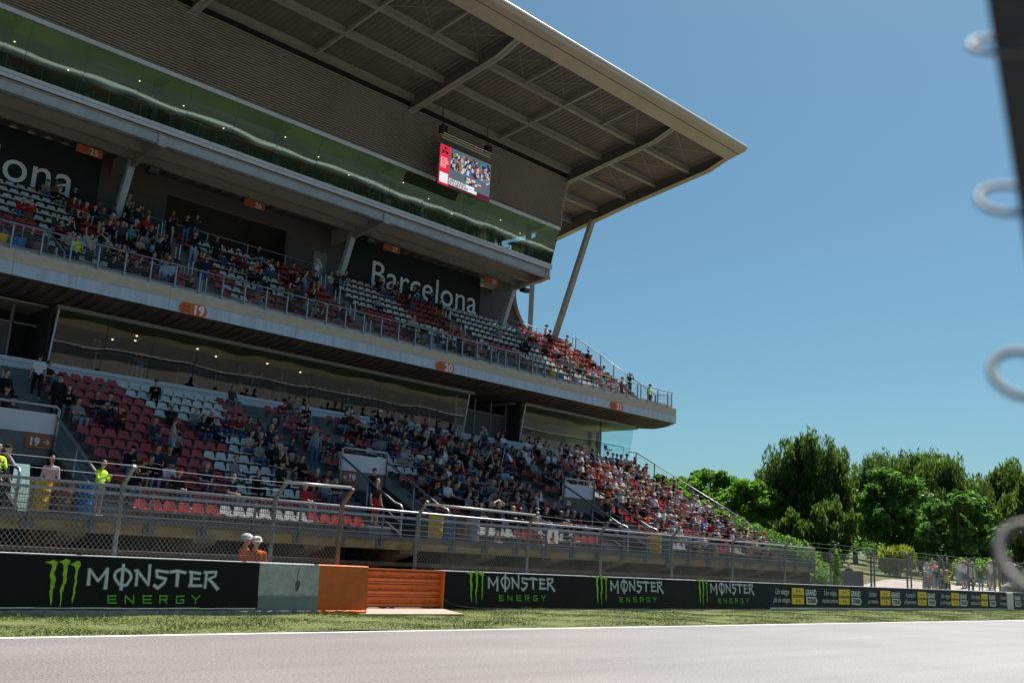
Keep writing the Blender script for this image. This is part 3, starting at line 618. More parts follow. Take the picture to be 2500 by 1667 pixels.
# slanted columns
for x in COLX:
    MB().bar((x, 50.05, zt - .1), (x, 48.85, 20.75), .34, .34, up=(1, 0, 0)).build('slanted_column', m_girder, G)
    MB().bar((x, 48.9, 20.6), (x, 49.5, 20.6), .25, .25).build('column_head', m_steel_dark, G)
# upper deck --------------------------------------------------
XD = 49.0
DY0, DZ0, DY1, DZ1 = 45.50, 21.66, 44.86, 24.0
def dy(z): return DY0 + (DY1 - DY0) * (z - DZ0) / (DZ1 - DZ0)
xs = [X0 - 4] + [3.0 + 6.55 * k for k in range(7)] + [XD]
for a, c in zip(xs[:-1], xs[1:]): MB().box(a + .006, c - .006, 45.36, 45.46, 21.27, 21.64).build('deck_fascia', m_white_strip, G)
MB().box(X0 - 4, XD, 45.345, 45.36, 21.44, 21.455).build('fascia_joint', m_steel_dark, G)
MB().box(X0 - 4, XD - .01, 45.47, 53, 21.30, 21.60).build('deck_slab', m_steel_dark, G)
MB().ibeam_x(X0 - 4, XD - .15, 45.72, 20.70, 21.26, .30, .04).build('edge_girder', m_girder, G)
for y in (47.3, 48.55): MB().ibeam_x(X0 - 4, XD - .2, y, 20.62, 21.25, .26, .04).build('deck_girder', m_steel_grey, G)
b = MB()
for k in range(64): b.box(X0 - 4 + k * .85, X0 - 3.55 + k * .85, 45.9, 53, 21.22, 21.295)
b.build('deck_ribs', m_steel_dark, G)
for x in COLX:
    MB().prism_x([(45.75, 20.66), (48.9, 20.30), (52, 20.30), (52, 21.25), (45.75, 21.25)], x - .14, x + .14).build('cross_beam', m_steel_grey, G)
    MB().box(x - .2, x + .2, 45.60, 45.71, 20.62, 21.20).build('beam_bracket', m_girder, G)
MB().prism_x([(45.6, 20.66), (46.6, 20.5), (52, 20.3), (52, 20.42), (45.6, 20.74)], XD - .3, XD + .1).build('end_flange', m_nose, G)
MB().box(XD - .14, XD - .02, 45.5, 53, 20.7, 21.62).build('deck_end_fascia', m_white_strip, G)
# room
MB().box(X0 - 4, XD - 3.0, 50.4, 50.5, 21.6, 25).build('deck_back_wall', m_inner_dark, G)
MB().box(X0 - 4, XD - .05, 45.0, 52, 24.30, 24.36).build('deck_ceiling', m_inner_ceiling, G)
MB().box(X0 - 4, XD - .05, 45.55, 52, 21.605, 21.63).build('deck_floor', m_inner_floor, G)
glaze('deck_glass_pane', [X0 - 3 + 2.62 * k for k in range(20)] + [XD], DZ0, DZ1, dy, m_glass, G)
for k in range(20): MB().bar((X0 - 3 + 2.62 * k, DY0 + .012, DZ0), (X0 - 3 + 2.62 * k, DY1 + .012, DZ1), .03, .015, up=(1, 0, 0)).build('glass_joint', m_steel_dark, G)
b = MB(); b.add([(XD, 45.5, 21.66), (XD, 49.5, 21.66), (XD, 49.5, 24.0), (XD, 44.86, 24.0)], [(0, 1, 2, 3)]); b.build('deck_end_glass', m_glass_clear, G)
for x in [-1.5 + 7.14 * k for k in range(8)][:7] + [47.4]:
    MB().box(x - .14, x + .14, 46.1, 46.4, 21.6, 24.3).build('deck_column', M('blue_grey_column', (.06, .085, .095), .5), G); MB().box(x - .12, x + .12, 44.95, 46.1, 23.85, 24.05).build('column_bracket', m_steel_dark, G)
MB().tube([(X0 - 3, 45.95, 22.62), (XD - .6, 45.95, 22.62)], .02, 6).build('deck_handrail', m_galv, G)
for k in range(34): MB().box(-4.6 + k * 1.58, -4.575 + k * 1.58, 45.94, 45.965, 21.62, 22.62).build('deck_baluster', m_galv, G)
for k in range(17): MB().tube([(2 + k * 2.9, 47.2 + (k % 3) * .9, 24.27), (2 + k * 2.9, 47.2 + (k % 3) * .9, 24.298)], .035, 10).build('ceiling_lamp', m_lamp, G)
# cladding of louvre slats
xs = [X0 - 4] + [3.0 + 6.55 * k for k in range(7)] + [XD + .02]
for a, c in zip(xs[:-1], xs[1:]): MB().box(a + .006, c - .006, 44.74, 44.84, 24.02, 24.24).build('head_fascia', m_white_strip, G)
CL = MB().prism_x([(44.98, 24.28), (45.2, 24.28), (44.5, 28.0), (44.16, 28.0)], X0 - 4, XD - .03).build('cladding', M('cladding_back', (.006, .006, .006), .9), G)
NS = 26; cy0, cz0, cy1, cz1 = 44.88, 24.30, 44.08, 27.66
for pi_, (a, c) in enumerate(zip(xs[:-1], xs[1:])):
    for k in range(NS):
        if pi_ == 0: continue
        t = (k + .5) / NS; y = cy0 + (cy1 - cy0) * t; z = cz0 + (cz1 - cz0) * t; h = (cz1 - cz0) / NS
        MB().prism_x([(y - .045, z - h * .38), (y + .07, z - h * .38), (y + .03, z + h * .22), (y - .012, z + h * .22)], a + .008, c - .008 + (random.uniform(-.03, .06) if pi_ == len(xs) - 2 else 0)).build('slat', m_clad, CL)
MB().box(XD - .1, XD - .03, 44.6, 52, 24.3, 28).build('cladding_end', m_clad, G)
# roof --------------------------------------------------------
ROOF = G
XRF = 55.3
def zd(y): return 29.42 - .125 * (y - 35.5)            # underside of sheet
b = MB(); x = X0 - 6; p = .17; vs = []; n = int((XRF - x) / p)
for k in range(n + 1):
    zoff = .035 if k % 2 else -.035; xx = x + k * p
    vs += [(xx - .03, 35.1, zd(35.1) + zoff), (xx - .03, 53, zd(53) + zoff), (xx + .03, 35.1, zd(35.1) + zoff), (xx + .03, 53, zd(53) + zoff)]
fs = []
for k in range(n + 1):
    q = 4 * k; fs.append((q, q + 1, q + 3, q + 2))
    if k < n: fs.append((q + 2, q + 3, q + 5, q + 4))
b.add(vs, fs); b.build('roof_sheet', m_deck_sheet, G)
MB().prism_x([(35.0, zd(35) + .30), (35.0, zd(35) + .1), (53.2, zd(53.2) + .1), (53.2, zd(53.2) + .30)], X0 - 6, XRF - .02).build('roof_top', m_white_strip, G)
nose = [(35.25, 28.92), (34.35, 29.13)] + [(33.98 + .26 * math.cos(t), 29.46 + .27 * math.sin(t)) for t in [math.radians(a) for a in (250, 230, 205, 180, 155, 130, 110, 92)]] + [(35.25, 29.80)]
xs = [X0 - 6] + [8.3 + 7.14 * k for k in range(0, 7)] + [XRF]
for a, c in zip(xs[:-1], xs[1:]):
    o = MB().prism_x(nose, a + .006, c - .006).build('roof_nose', m_nose, G)
MB().prism_x([(34.32, 29.110), (34.36, 29.105), (34.36, 29.122), (34.32, 29.128)], X0 - 6, XRF - .01).build('nose_joint', m_steel_dark, G)
for y, w in ((38.3, .3), (41.2, .3), (43.9, .34)): MB().ibeam_x(X0 - 6, XRF - .2, y, zd(y) - .42, zd(y) - .045, w, .035).build('purlin', m_steel_grey, G)
for x in COLX + [XRF - .18]:
    e = x > 55; w = .13 if not e else .12
    MB().prism_x([(35.3, 28.92), (36.7, 28.42), (44.0, 27.36), (53, 25.72), (53, zd(53) - .05), (35.3, zd(35.3) - .05)], x - w * .25, x + w * .25).build('roof_beam_web', m_steel_dark if not e else m_steel_dark, G)
    b = MB(); pts = [(35.25, 28.95), (36.7, 28.42), (44.0, 27.36), (53, 25.72)]
    for (ya, za), (yb, zb_) in zip(pts[:-1], pts[1:]): b.add([(x - .24, ya, za), (x + .24, ya, za), (x + .24, yb, zb_), (x - .24, yb, zb_), (x - .24, ya, za + .05), (x + .24, ya, za + .05), (x + .24, yb, zb_ + .05), (x - .24, yb, zb_ + .05)], [(0, 3, 2, 1), (4, 5, 6, 7), (0, 1, 5, 4), (1, 2, 6, 5), (3, 0, 4, 7), (2, 3, 7, 6)])
    b.build('roof_beam_flange', m_steel_grey if not e else m_nose, G)
for x0, x1 in zip([-8.3] + COLX[:-1], COLX):
    xm = (x0 + x1) / 2
    MB().bar((xm, 35.3, zd(35.3) - .30), (xm, 44.0, zd(44) - .30), .16, .22).build('roof_tie', m_steel_grey, G)
    for xq in ((x0 + xm) / 2, (x1 + xm) / 2): MB().bar((xq, 35.3, zd(35.3) - .30), (xq, 38.3, zd(38.3) - .30), .12, .16).build('roof_tie', m_steel_grey, G)
    for xa, xb in ((x0, (x0 + xm) / 2), ((x0 + xm) / 2, xm), (xm, (x1 + xm) / 2), ((x1 + xm) / 2, x1)):
        b = MB(); b.tube([(xa, 35.4, zd(35.4) - .22), (xb, 38.2, zd(38.2) - .25)], .014, 4); b.tube([(xb, 35.4, zd(35.4) - .20), (xa, 38.2, zd(38.2) - .23)], .014, 4); b.build('brace_rod', m_steel_grey, G)
for a, c in ((35.3, 38.3), (38.3, 41.2), (41.2, 44.0)):
    b = MB(); b.tube([(49.1, a, zd(a) - .25), (55.0, c, zd(c) - .25)], .016, 4); b.tube([(55.0, a, zd(a) - .22), (49.1, c, zd(c) - .22)], .016, 4); b.build('brace_rod', m_steel_grey, G)
for y in (46.6, 49.2): MB().ibeam_x(49.05, XRF - .2, y, zd(y) - .5, zd(y) - .045, .28, .035).build('purlin', m_steel_grey, G)
# raking strut and rear pole carrying the roof end
b = MB(); b.bar((55.05, 50.4, zt + .6), (55.05, 47.0, 27.0), .30, .42, up=(1, 0, 0)); b.build('raking_strut', m_steel_grey, G)
MB().bar((55.0, 53.0, 17), (55.0, 53.0, 26.1), .28, .28).build('rear_pole', m_steel_grey, G)
MB().bbox(54.5, 55.6, 50.1, 50.9, zt - .2, zt + .62, .04).build('strut_footing', m_conc, G)
# ---------------------------------------------------------------- seats
def seat_mesh(name, m):
    b = MB(); w = .232
    b.mat(0)
    # pan: slightly dished, front lip turned down
    xs = [-w, -w * .8, 0, w * .8, w]; ys = [(-.40, .33), (-.38, .385), (-.2, .370), (-.02, .376), (.02, .40)]
    vs = [(x, y, z - (.012 if abs(x) < .01 else 0)) for y, z in ys for x in xs]; n = 5
    b.add(vs, [(r * n + c, r * n + c + 1, (r + 1) * n + c + 1, (r + 1) * n + c) for r in range(4) for c in range(4)])
    # back: trapezoid shell
    bk = [(.02, .40, w), (.05, .50, w * .93), (.08, .60, w * .80), (.10, .665, w * .68), (.115, .655, w * .66)]
    vs = []
    for y, z, ww in bk:
        for t in (-1, -.5, 0, .5, 1): vs.append((ww * t, y - .022 * abs(t), z))
    b.add(vs, [(r * 5 + c, r * 5 + c + 1, (r + 1) * 5 + c + 1, (r + 1) * 5 + c) for r in range(4) for c in range(4)])
    b.mat(1); b.box(-.04, .04, -.25, .05, .30, .36); b.box(-.03, .03, .0, .16, .10, .33)
    return b.mesh(name, [m, m_seat_under])
seat_r, seat_w = seat_mesh('red_seat', m_seat_red), seat_mesh('white_seat', m_seat_white)
def in_any(x, L, pad=.18): return any(a - pad < x < c + pad for a, c in L)
def low_white(x, i):
    if i == 0: return 17.2 < x < 21.0 or 28.4 < x < 31.8 or 33.2 < x < 36 or 42.9 < x < 45.2 or 49 < x < 50.4
    if i >= 9: return 18.0 + (13 - i) * .1 < x < 22.6 - (13 - i) * .12 or 29.6 < x < 31.5
    if 2 <= i <= 5: return 19.0 < x < 22.0 or 31.5 < x < 34.5
    if 5 < i < 9: return 20.5 < x < 22.8 or 28.9 < x < 32.4 or 43.2 < x < 44.4
    return 43 < x < 46.5 or 35 < x < 37.5
def bal_white(x, j):
    if x < 12: return True
    if x < 22.4: return (j >= 5 and x < 17.2) or (j < 5 and 15.4 < x < 18.6 + .3 * j) or (j >= 5 and 21 < x)
    if x < 32.4: return (j >= 3 and 25.2 - .1 * j < x < 29.0 - .12 * j) or (j < 3 and 24 < x < 25.2)
    if x < 42.4: return (j >= 5 and x < 38.2) or (j < 5 and 36.2 < x < 41.4 - .2 * j)
    if x < 50: return not (j < 3 and x < 47) and not (44 < x < 46.5 and 2 < j < 5)
    return 50.6 < x < 54.6 and j < 4
SEATS = []                                                      # tier, row, x, y, z, white
for i in range(NL):
    x = 7.0
    while x < 53.5:
        if not in_any(x, LOWAISLE) and not (i < VOMROWS + 1 and in_any(x, VOM)): SEATS.append(('low', i, x, low_y(i) + .52, low_z(i), low_white(x, i)))
        x += .51
for j in range(NBR):
    x = 9.0
    while x < 56.3:
        if not in_any(x, BALAISLE) and not (j < 3 and in_any(x, BVOM)) and not (j == NBR - 1 and 19.6 < x < 35): SEATS.append(('bal', j, x, bal_y(j) + .50, bal_z(j), bal_white(x, j)))
        x += .51
def occ_p(s):
    t, r, x = s[:3]
    if t == 'low':
        if x < 10: return 0
        if x < 15: return .22 if r > 3 else .12
        if r == 0: return .06 if x < 33 else .25
        if x < 23.9: return .04 if r >= 9 else (.40 if r > 1 else .2)
        if x < 29: return .46 if r > 2 else .3
        if x < 38.2: return .54 if r > 3 else .45
        if x < 42.8: return .5
        return .74 if r > 1 else .5
    if x < 13: return .25
    if x < 22.4: return .44 if r < 8 else .16
    if x < 32.4: return .28
    if x < 36: return .34
    if x < 42.4: return .27
    if x < 49.8: return .10
    return .28
rs = random.Random(4)
def clump(s):
    t, r, x = s[:3]; o = 0 if t == 'low' else 40
    v = math.sin(x * .62 + o) + math.sin(x * 1.27 + r * .9 + o) + math.sin(r * .75 + x * .31 + 2.1)
    lo = .45 if (t == 'low' and x > 28) else .2
    return lo + (2 - lo) * max(0, min(1, (v + 1.1) / 2.2))
OCC = [rs.random() < min(.74 if s[0] == 'low' else .6, occ_p(s) * clump(s) * (1 if s[0] == 'low' or s[2] < 22.4 or s[2] > 50 else .7)) for s in SEATS]
free = [(np.linalg.norm(np.array(s[2:5]) - CAMP), k) for k, s in enumerate(SEATS) if not OCC[k] and inframe((s[2], s[3], s[4] + .5))]
free.sort(); near = {k for _, k in free[:300]}
rest = [MB(), MB()]
for k, s in enumerate(SEATS):
    t, r, x, y, z, w = s
    if k in near:
        o = link('seat', seat_w if w else seat_r, G); o.location = (x + rs.uniform(-.01, .01), y, z); o.rotation_euler.z = rs.uniform(-.03, .03)
    elif inframe((x, y, z + .5)):
        me = seat_w if w else seat_r; b = rest[0]
        for mi in (0, 1):
            b.mat({(0, 0): 0, (0, 1): 2, (1, 0): 1, (1, 1): 2}[(int(w), mi)])
            vv = [(v.co.x + x, v.co.y + y, v.co.z + z) for v in me.vertices]
            idx = [p for p in me.polygons if p.material_index == mi]; used = sorted({i for p in idx for i in p.vertices}); mp = {i: n for n, i in enumerate(used)}
            b.add([vv[i] for i in used], [[mp[i] for i in p.vertices] for p in idx])
tag(rest[0].build('seat_rows', [m_seat_red, m_seat_white, m_seat_under], G), kind='stuff')

# ---------------------------------------------------------------- railings
def rail_thing(label, loc): return empty('railing', loc, label, 'railing')
R1 = rail_thing('grey balcony railing of posts, a top rail and horizontal cables along the upper tier front', (30, 41.2, 12.45))
xs = [12.745 + 1.1655 * k for k in range(-4, 39)]; xs = [x for x in xs if x < 57.6]
for x in xs:
    b = MB(); b.box(x - .03, x + .03, 41.10, 41.17, 12.40, 13.47); b.box(x - .05, x + .05, 41.02, 41.10, 12.42, 12.52); b.build('post', m_rail_grey, R1)
    MB().bar((x, 41.13, 13.44), (x - .02, 41.05, 13.52), .05, .03).build('bracket', m_rail_grey, R1)
MB().tube([(8, 41.05, 13.54), (57.6, 41.05, 13.54)], .03, 8).build('top_rail', m_galv, R1, smooth=True)
for k in range(8): MB().tube([(8, 41.13, 12.58 + k * .108), (57.6, 41.13, 12.58 + k * .108)], .009, 5).build('cable', m_rail_dark, R1)
MB().tube([(8, 41.13, 12.63), (57.6, 41.13, 12.63)], .018, 6).build('bottom_rail', m_rail_grey, R1)
R2 = rail_thing('sloping railing climbing the open end of the upper tier against the sky', (57.6, 45, 13))
def slope_rail(R, x, pts, h, mat, n_c, step=1.0):
    for (ya, za), (yb, zb_) in zip(pts[:-1], pts[1:]):
        L = abs(yb - ya); n = max(1, int(L / step))
        for k in range(n + 1):
            t = k / n; y, z = ya + (yb - ya) * t, za + (zb_ - za) * t; MB().box(x - .03, x + .03, y - .03, y + .03, z, z + h).build('post', mat, R)
        MB().tube([(x, ya, za + h), (x, yb, zb_ + h)], .03, 8).build('top_rail', mat, R, smooth=True)
        for c in range(n_c): MB().tube([(x, ya, za + h * (c + .6) / (n_c + .4)), (x, yb, zb_ + h * (c + .6) / (n_c + .4))], .009, 4).build('cable', m_rail_dark, R)
slope_rail(R2, 57.6, [(41.2, 12.45), (42.6, 12.45)], 1.05, m_rail_grey, 8, 1.2)
slope_rail(R2, 57.6, [(42.65, 12.5), (bal_y(9) + .6, bal_z(9) + .1)], 1.05, m_rail_grey, 7, 1.2)
R3 = rail_thing('thin railing along the back of the upper tier between the slanted columns', (27, 50.75, zt))
def flat_rail(R, x0, x1, y, z, h, mat, n_c=1, step=2.2, r=.022):
    n = max(1, int((x1 - x0) / step))
    for k in range(n + 1): MB().box(x0 + (x1 - x0) * k / n - .02, x0 + (x1 - x0) * k / n + .02, y - .02, y + .02, z, z + h).build('post', mat, R)
    MB().tube([(x0, y, z + h), (x1, y, z + h)], r, 6).build('top_rail', mat, R, smooth=True)
    for c in range(n_c): MB().tube([(x0, y, z + h * (c + 1) / (n_c + 1)), (x1, y, z + h * (c + 1) / (n_c + 1))], .009, 4).build('cable', mat, R)
flat_rail(R3, 20.7, 33.6, 50.62, zt, 1.0, m_rail_grey)
R3b = rail_thing('railing behind the top row beside the raking roof strut', (53, 50.7, zt)); flat_rail(R3b, 49.2, 57.5, 50.7, zt, 1.1, m_rail_grey, 3, 1.9)
# white posts beside aisles
for a, c in BALAISLE[1:4]:
    for j in (1, 3, 5, 7, 8):
        T = empty('stair_rail', ((a + c) / 2, bal_y(j), bal_z(j)), 'short white hoop handrail beside the steep steps of the upper tier', 'handrail', 'white handrails on the upper tier steps')
        for q, dy_ in enumerate((0.05, .5)): MB().box(a + .05 + q * .0, a + .09, bal_y(j) + dy_, bal_y(j) + dy_ + .04, bal_z(j), bal_z(j) + .95).build('post', m_post_white, T)
        MB().tube([(a + .07, bal_y(j) + .05, bal_z(j) + .95), (a + .07, bal_y(j) + .54, bal_z(j) + .95)], .02, 6).build('hand_bar', m_rail_dark, T)
# balcony entrance boxes
for (v0, v1), txt in zip(BVOM, ('25,26', '27    28')):
    T = empty('entrance_screen', ((v0 + v1) / 2, 44.9, bal_z(2)), 'orange entrance screen %s' % ('with 25,26 beside an ochre patch on the upper tier' if '25' in txt else 'with 27 and 28 either side of a lime patch'), 'sign')
    zc = bal_z(2) + .1
    MB().box(v0, v1, 44.75, 44.80, zc - .75, zc + .02).build('panel', m_sign_orange, T)
    if '28' in txt: MB().box(v0 + .8, v0 + 1.2, 44.735, 44.752, zc - .7, zc - .02).build('yellow_patch', M('lime_patch', (.55, .55, .06), .6, col2=(.1, .12, .03), vscale=9), T)
    else: MB().box(v0 - 1.1, v0 - .05, 44.75, 44.8, zc - .75, zc).build('yellow_patch', M('ochre_patch', (.42, .34, .10), .6), T)
    put_text('number', txt, .42, m_sign_white, v0 + (.12 if '28' in txt else .25), 44.73, zc - .58, T, bold=.008)
    b = MB(); b.box(v0, v1, 44.81, 44.9, 12.2, zc); b.build('back_panel', m_conc_shade, T)
    flat_rail(T, v0, v1, 44.85, zc, .9, m_rail_grey, 4, 1.1)
    for x in (v0, v1): slope_rail(T, x, [(42.7, 12.35), (44.85, zc)], .95, m_rail_grey, 4, 1.0)
    MB().box(v1 - .35, v1 - .31, 42.66, 42.7, 12.3, 13.4).build('striped_post', m_post_white, T)
# lower tier front railing
R4 = rail_thing('galvanised railing with mesh infill along the front walkway of the lower tier', (30, 29.2, 2.05))
x = 8.8; k = 0
while x < 54.9:
    b = MB(); b.box(x - .035, x + .035, 28.94, 28.96, 1.72, 2.92); b.box(x - .008, x + .008, 28.96, 29.03, 1.72, 2.92); b.build('post', m_galv_dull, R4)
    MB().box(x - .17, x + .17, 29.0, 29.045, 1.66, 1.90).build('base_plate', m_galv_dull, R4)
    x += 1.76
MB().tube([(6, 28.95, 3.0), (54.9, 28.95, 3.0)], .045, 10).build('top_rail', m_galv, R4, smooth=True)
MB().box(6, 54.9, 28.93, 28.945, 2.74, 2.83).build('flat_bar', m_galv, R4)
for z in (2.56, 2.34, 2.17): MB().tube([(6, 28.93, z), (54.9, 28.93, z)], .018, 6).build('mid_rail', m_galv, R4, smooth=True)
b = MB()
for q in range(int(46 / .075)): x = 8.6 + q * .075; b.box(x, x + .009, 29.0, 29.005, 2.07, 2.74)
for z in np.arange(2.1, 2.74, .075): b.box(8.6, 54.6, 29.005, 29.01, z, z + .009)
tag(b.build('mesh_infill', M('dark_grating', (.07, .07, .072), .6, metal=.3), R4), kind='stuff')
MB().box(54.86, 54.94, 28.9, 29.0, 1.7, 3.03).build('end_post', m_galv, R4)
R5 = rail_thing('long sloping steel handrail down the open end of the lower tier', (55.1, 37, 5))
slope_rail(R5, 55.1, [(LY0 + .8, LZ0 + .05), (low_y(12) + 1.3, low_z(12) + .55)], 1.15, m_galv, 4, 1.5)
MB().tube([(55.1, low_y(12) + 1.3, low_z(12) + 1.7), (54.6, low_y(12) + 1.6, low_z(12) + 1.72)], .03, 8).build('return_bar', m_galv, R5)
# vomitory rails
def vtube(R, pts, r=.05, mat=None): MB().tube(pts, r, 10).build('tube_rail', mat or m_galv, R, smooth=True)
NAMES = ['19', '19', '20']
for n, (v0, v1) in enumerate(VOM):
    R = rail_thing(['tubular rail round the entrance marked 19 with a right arrow', 'tubular rail round the entrance marked 19 with a left arrow', 'tubular rail round the entrance marked 20 below the sunlit crowd'][n], ((v0 + v1) / 2, 33, 2.1))
    yb = low_y(VOMROWS) - .07; zb = 5.36
    t = [(v0, yb - .05, zb - 1.9), (v0, yb - .05, zb + .30), (v0 + .1, yb - .05, zb + .38), (v1 - .1, yb - .05, zb + .38), (v1, yb - .05, zb + .30), (v1, yb - .05, zb - 1.9)]; vtube(R, t)
    for x in (v0, v1):
        vtube(R, [(x, yb - .05, zb - .0), (x, 31.0, 3.42), (x, 30.6, 3.32), (x, 30.5, 3.2), (x, 30.5, 2.1)])
        vtube(R, [(x, yb - .05, zb - .6), (x, 30.6, 2.7)], .022); vtube(R, [(x, 32.8, 4.25), (x, 32.8, 2.8)], .035)
    S_ = empty('entrance_sign', ((v0 + v1) / 2, yb, zb), ['orange sign reading 19 with a right arrow on a stairway parapet', 'orange sign reading 19 with a left arrow on a stairway parapet', 'brown sign reading 20 on a stairway parapet by the sunlit crowd'][n], 'sign')
    bx0, bx1 = (v1 - .95, v1 - .12) if n == 0 else (v0 + .1, v0 + .85)
    msg = m_sign_orange if n < 2 else M('sign_brown', (.20, .085, .03), .6)
    b = MB(); b.prism_y([(bx0 + .1, zb - 1.08), (bx1 - .05, zb - 1.08), (bx1, zb - 1.03), (bx1, zb - .66), (bx1 - .05, zb - .61), (bx0 + .1, zb - .61), (bx0, zb - .71), (bx0, zb - .98)], yb - .03, yb - .003); b.build('panel', M('dim_orange', (.36, .12, .03), .6) if n < 2 else msg, S_)
    put_text('number', NAMES[n], .36, m_sign_white, bx0 + (.1 if n != 1 else .32), yb - .04, zb - .97, S_, bold=.012)
    if n < 2:
        ax = bx1 - .24 if n == 0 else bx0 + .08; b = MB(); stroke(b, [(ax, zb - .84), (ax + .18, zb - .84)], .03, .03, yb - .04); s = 1 if n == 0 else -1; tip = ax + .18 if n == 0 else ax
        stroke(b, [(tip - s * .09, zb - .76), (tip, zb - .84), (tip - s * .09, zb - .92)], .03, .03, yb - .041); b.build('arrow', m_sign_white, S_)
# ---------------------------------------------------------------- signs
def pill(b, x0, x1, z0, z1, y0, y1, r=None):
    r = (z1 - z0) / 2 if r is None else r; p = []
    for cx, cz, a0 in ((x1 - r, z0 + r, -90), (x1 - r, z1 - r, 0), (x0 + r, z1 - r, 90), (x0 + r, z0 + r, 180)):
        for q in range(7): a = math.radians(a0 + q * 15); p.append((cx + r * math.cos(a), cz + r * math.sin(a)))
    return b.prism_y(p, y0, y1)
for txt, xc in (('19', 20.66), ('20', 35.86), ('21', 51.09)):
    T = empty('zone_sign', (xc, 40.95, 11.68), 'orange pill shaped sign with white %s on the balcony fascia, %s' % (txt, {'19': 'over the dark gallery glass', '20': 'near the lower doors', '21': 'near the open end'}[txt]), 'sign')
    pill(MB(), xc - .68, xc + .68, 11.40, 11.93, 40.925, 40.957).build('panel', m_sign_orange, T)
    put_text('number', txt, .58, m_sign_white, xc - .04, 40.915, 11.47, T, bold=.02); put_text('small_word', 'Zona', .17, m_black_print, xc - .55, 40.915, 11.70, T, shear=.2); put_text('small_word', 'Zone', .17, m_black_print, xc - .55, 40.915, 11.53, T, shear=.2)
for txt, xc in (('25', 17.94), ('26', 27.33), ('27', 37.25), ('28', 46.12)):
    T = empty('section_sign', (xc, 48.3, 20.2), 'dim orange section sign %s under the deck, %s' % (txt, {'25': 'over the cut off city lettering', '26': 'over the dark rear opening', '27': 'over the start of the full city name', '28': 'over the end of the full city name'}[txt]), 'sign')
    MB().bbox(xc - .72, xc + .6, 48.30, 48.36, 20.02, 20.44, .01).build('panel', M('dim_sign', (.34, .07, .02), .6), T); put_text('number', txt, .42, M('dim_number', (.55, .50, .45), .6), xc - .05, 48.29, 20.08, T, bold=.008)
    MB().box(xc - .5, xc - .46, 48.32, 48.35, 20.43, 20.66).build('hanger', m_steel_dark, T); MB().box(xc + .4, xc + .44, 48.32, 48.35, 20.43, 20.66).build('hanger', m_steel_dark, T)
for nm, xa, xb, z, lab in (('Barcelona', 37.75, 47.2, 18.42, 'white city name lettering on the dark rear wall between two slanted columns'), ('Barcelona', 8.75, 18.3, 18.47, 'white city name lettering cut off by the picture edge on the dark rear wall')):
    me = text_mesh(nm, 2.25, m_lettering, spacing=1.02, bold=.004); xs_ = [v.co.x for v in me.vertices]; zs = [v.co.y for v in me.vertices]
    me.transform(Matrix.Translation((xa, 50.93, z)) @ TOX @ Matrix.Diagonal(((xb - xa) / (max(xs_) - min(xs_)), 1.66 / max(zs), 1, 1)) @ Matrix.Translation((-min(xs_), 0, 0)))
    o = link('wall_lettering', me); tag(o, lab, 'lettering')
T = empty('fire_sign', (24.4, 22.1, 2.3), 'small white sign with a red fire extinguisher on the chain link fence', 'sign')
MB().box(24.2, 24.68, 22.04, 22.06, 2.07, 2.50).build('panel', m_sign_white, T)
b = MB(); pill(b, 24.38, 24.48, 2.24, 2.40, 22.03, 22.038, .03); b.box(24.41, 24.45, 22.03, 22.038, 2.40, 2.46); b.box(24.37, 24.45, 22.028, 22.029, 2.43, 2.455); b.build('extinguisher_symbol', m_red_print, T)
put_text('word', 'FIRE', .12, m_red_print, 24.27, 22.03, 2.15, T, bold=.006); b = MB(); stroke(b, [(24.33, 2.12), (24.5, 2.10)], .03, .03, 22.03); b.add([(24.5, 22.03, 2.13), (24.5, 22.03, 2.07), (24.58, 22.03, 2.09)], [(0, 1, 2)]); b.build('arrow', m_red_print, T)
# ---------------------------------------------------------------- big screen
T = empty('video_screen', (38.45, 43.3, 23.2), 'hanging video screen with a red side panel above the green glass', 'screen')
sx0, sx1, sz0, sz1, SY = 36.33, 40.6, 23.22, 25.73, 43.25
MB().bbox(sx0 - .05, sx1 + .05, SY + .01, SY + .18, sz0 - .03, sz1 + .05, .02).build('cabinet', M('grey_cabinet', (.09, .10, .09), .6), T)
def em(n, c, s): return M(n, c, .5, emit=s)
u = lambda t: sx0 + (sx1 - sx0) * t; w_ = lambda t: sz0 + (sz1 - sz0) * t
def patch(b, x0, x1, z0, z1, y): b.add([(u(x0), y, w_(z0)), (u(x1), y, w_(z0)), (u(x1), y, w_(z1)), (u(x0), y, w_(z1))], [(0, 1, 2, 3)])
b = MB(); patch(b, 0, .19, .0, 1, SY); b.build('red_panel', em('screen_red', (.70, .02, .05), .55), T)
b = MB(); patch(b, .19, 1, .14, 1, SY); b.build('picture', em('screen_grey', (.10, .13, .16), .55), T)
b = MB(); patch(b, .19, 1, 0, .14, SY); b.build('maroon_strip', em('screen_maroon', (.10, .012, .02), .5), T)
b = MB(); patch(b, .02, .175, .05, .30, SY - .004); b.build('white_block', em('screen_white', (.75, .75, .78), .6), T)
cols = [(.02, .02, .02), (.5, .5, .52), (.45, .05, .05), (.05, .14, .4), (.03, .03, .04), (.35, .16, .05), (.02, .02, .02), (.6, .6, .62), (.05, .25, .35)]
pb = [MB() for _ in cols]; r2 = random.Random(3)
for q in range(330):
    cx = .21 + r2.random() * .77; cz = .50 + r2.random() * .42; sz = .008 + r2.random() * .014; k = r2.randrange(len(cols)); patch(pb[k], cx - sz, min(1, cx + sz), cz - sz * 3.0, min(.99, cz + sz * 2), SY - .003 - q * .00002)
for k, (x0, x1, z0, z1) in enumerate([(.42, .78, .22, .42)]):
    for q in range(26): cx = .5 + r2.random() * .3; cz = .26 + r2.random() * .16; k2 = (7, 2, 8, 4)[q % 4]; patch(pb[k2], cx - .035, cx + .035, cz - .03, cz + .03, SY - .012 - q * .00005)
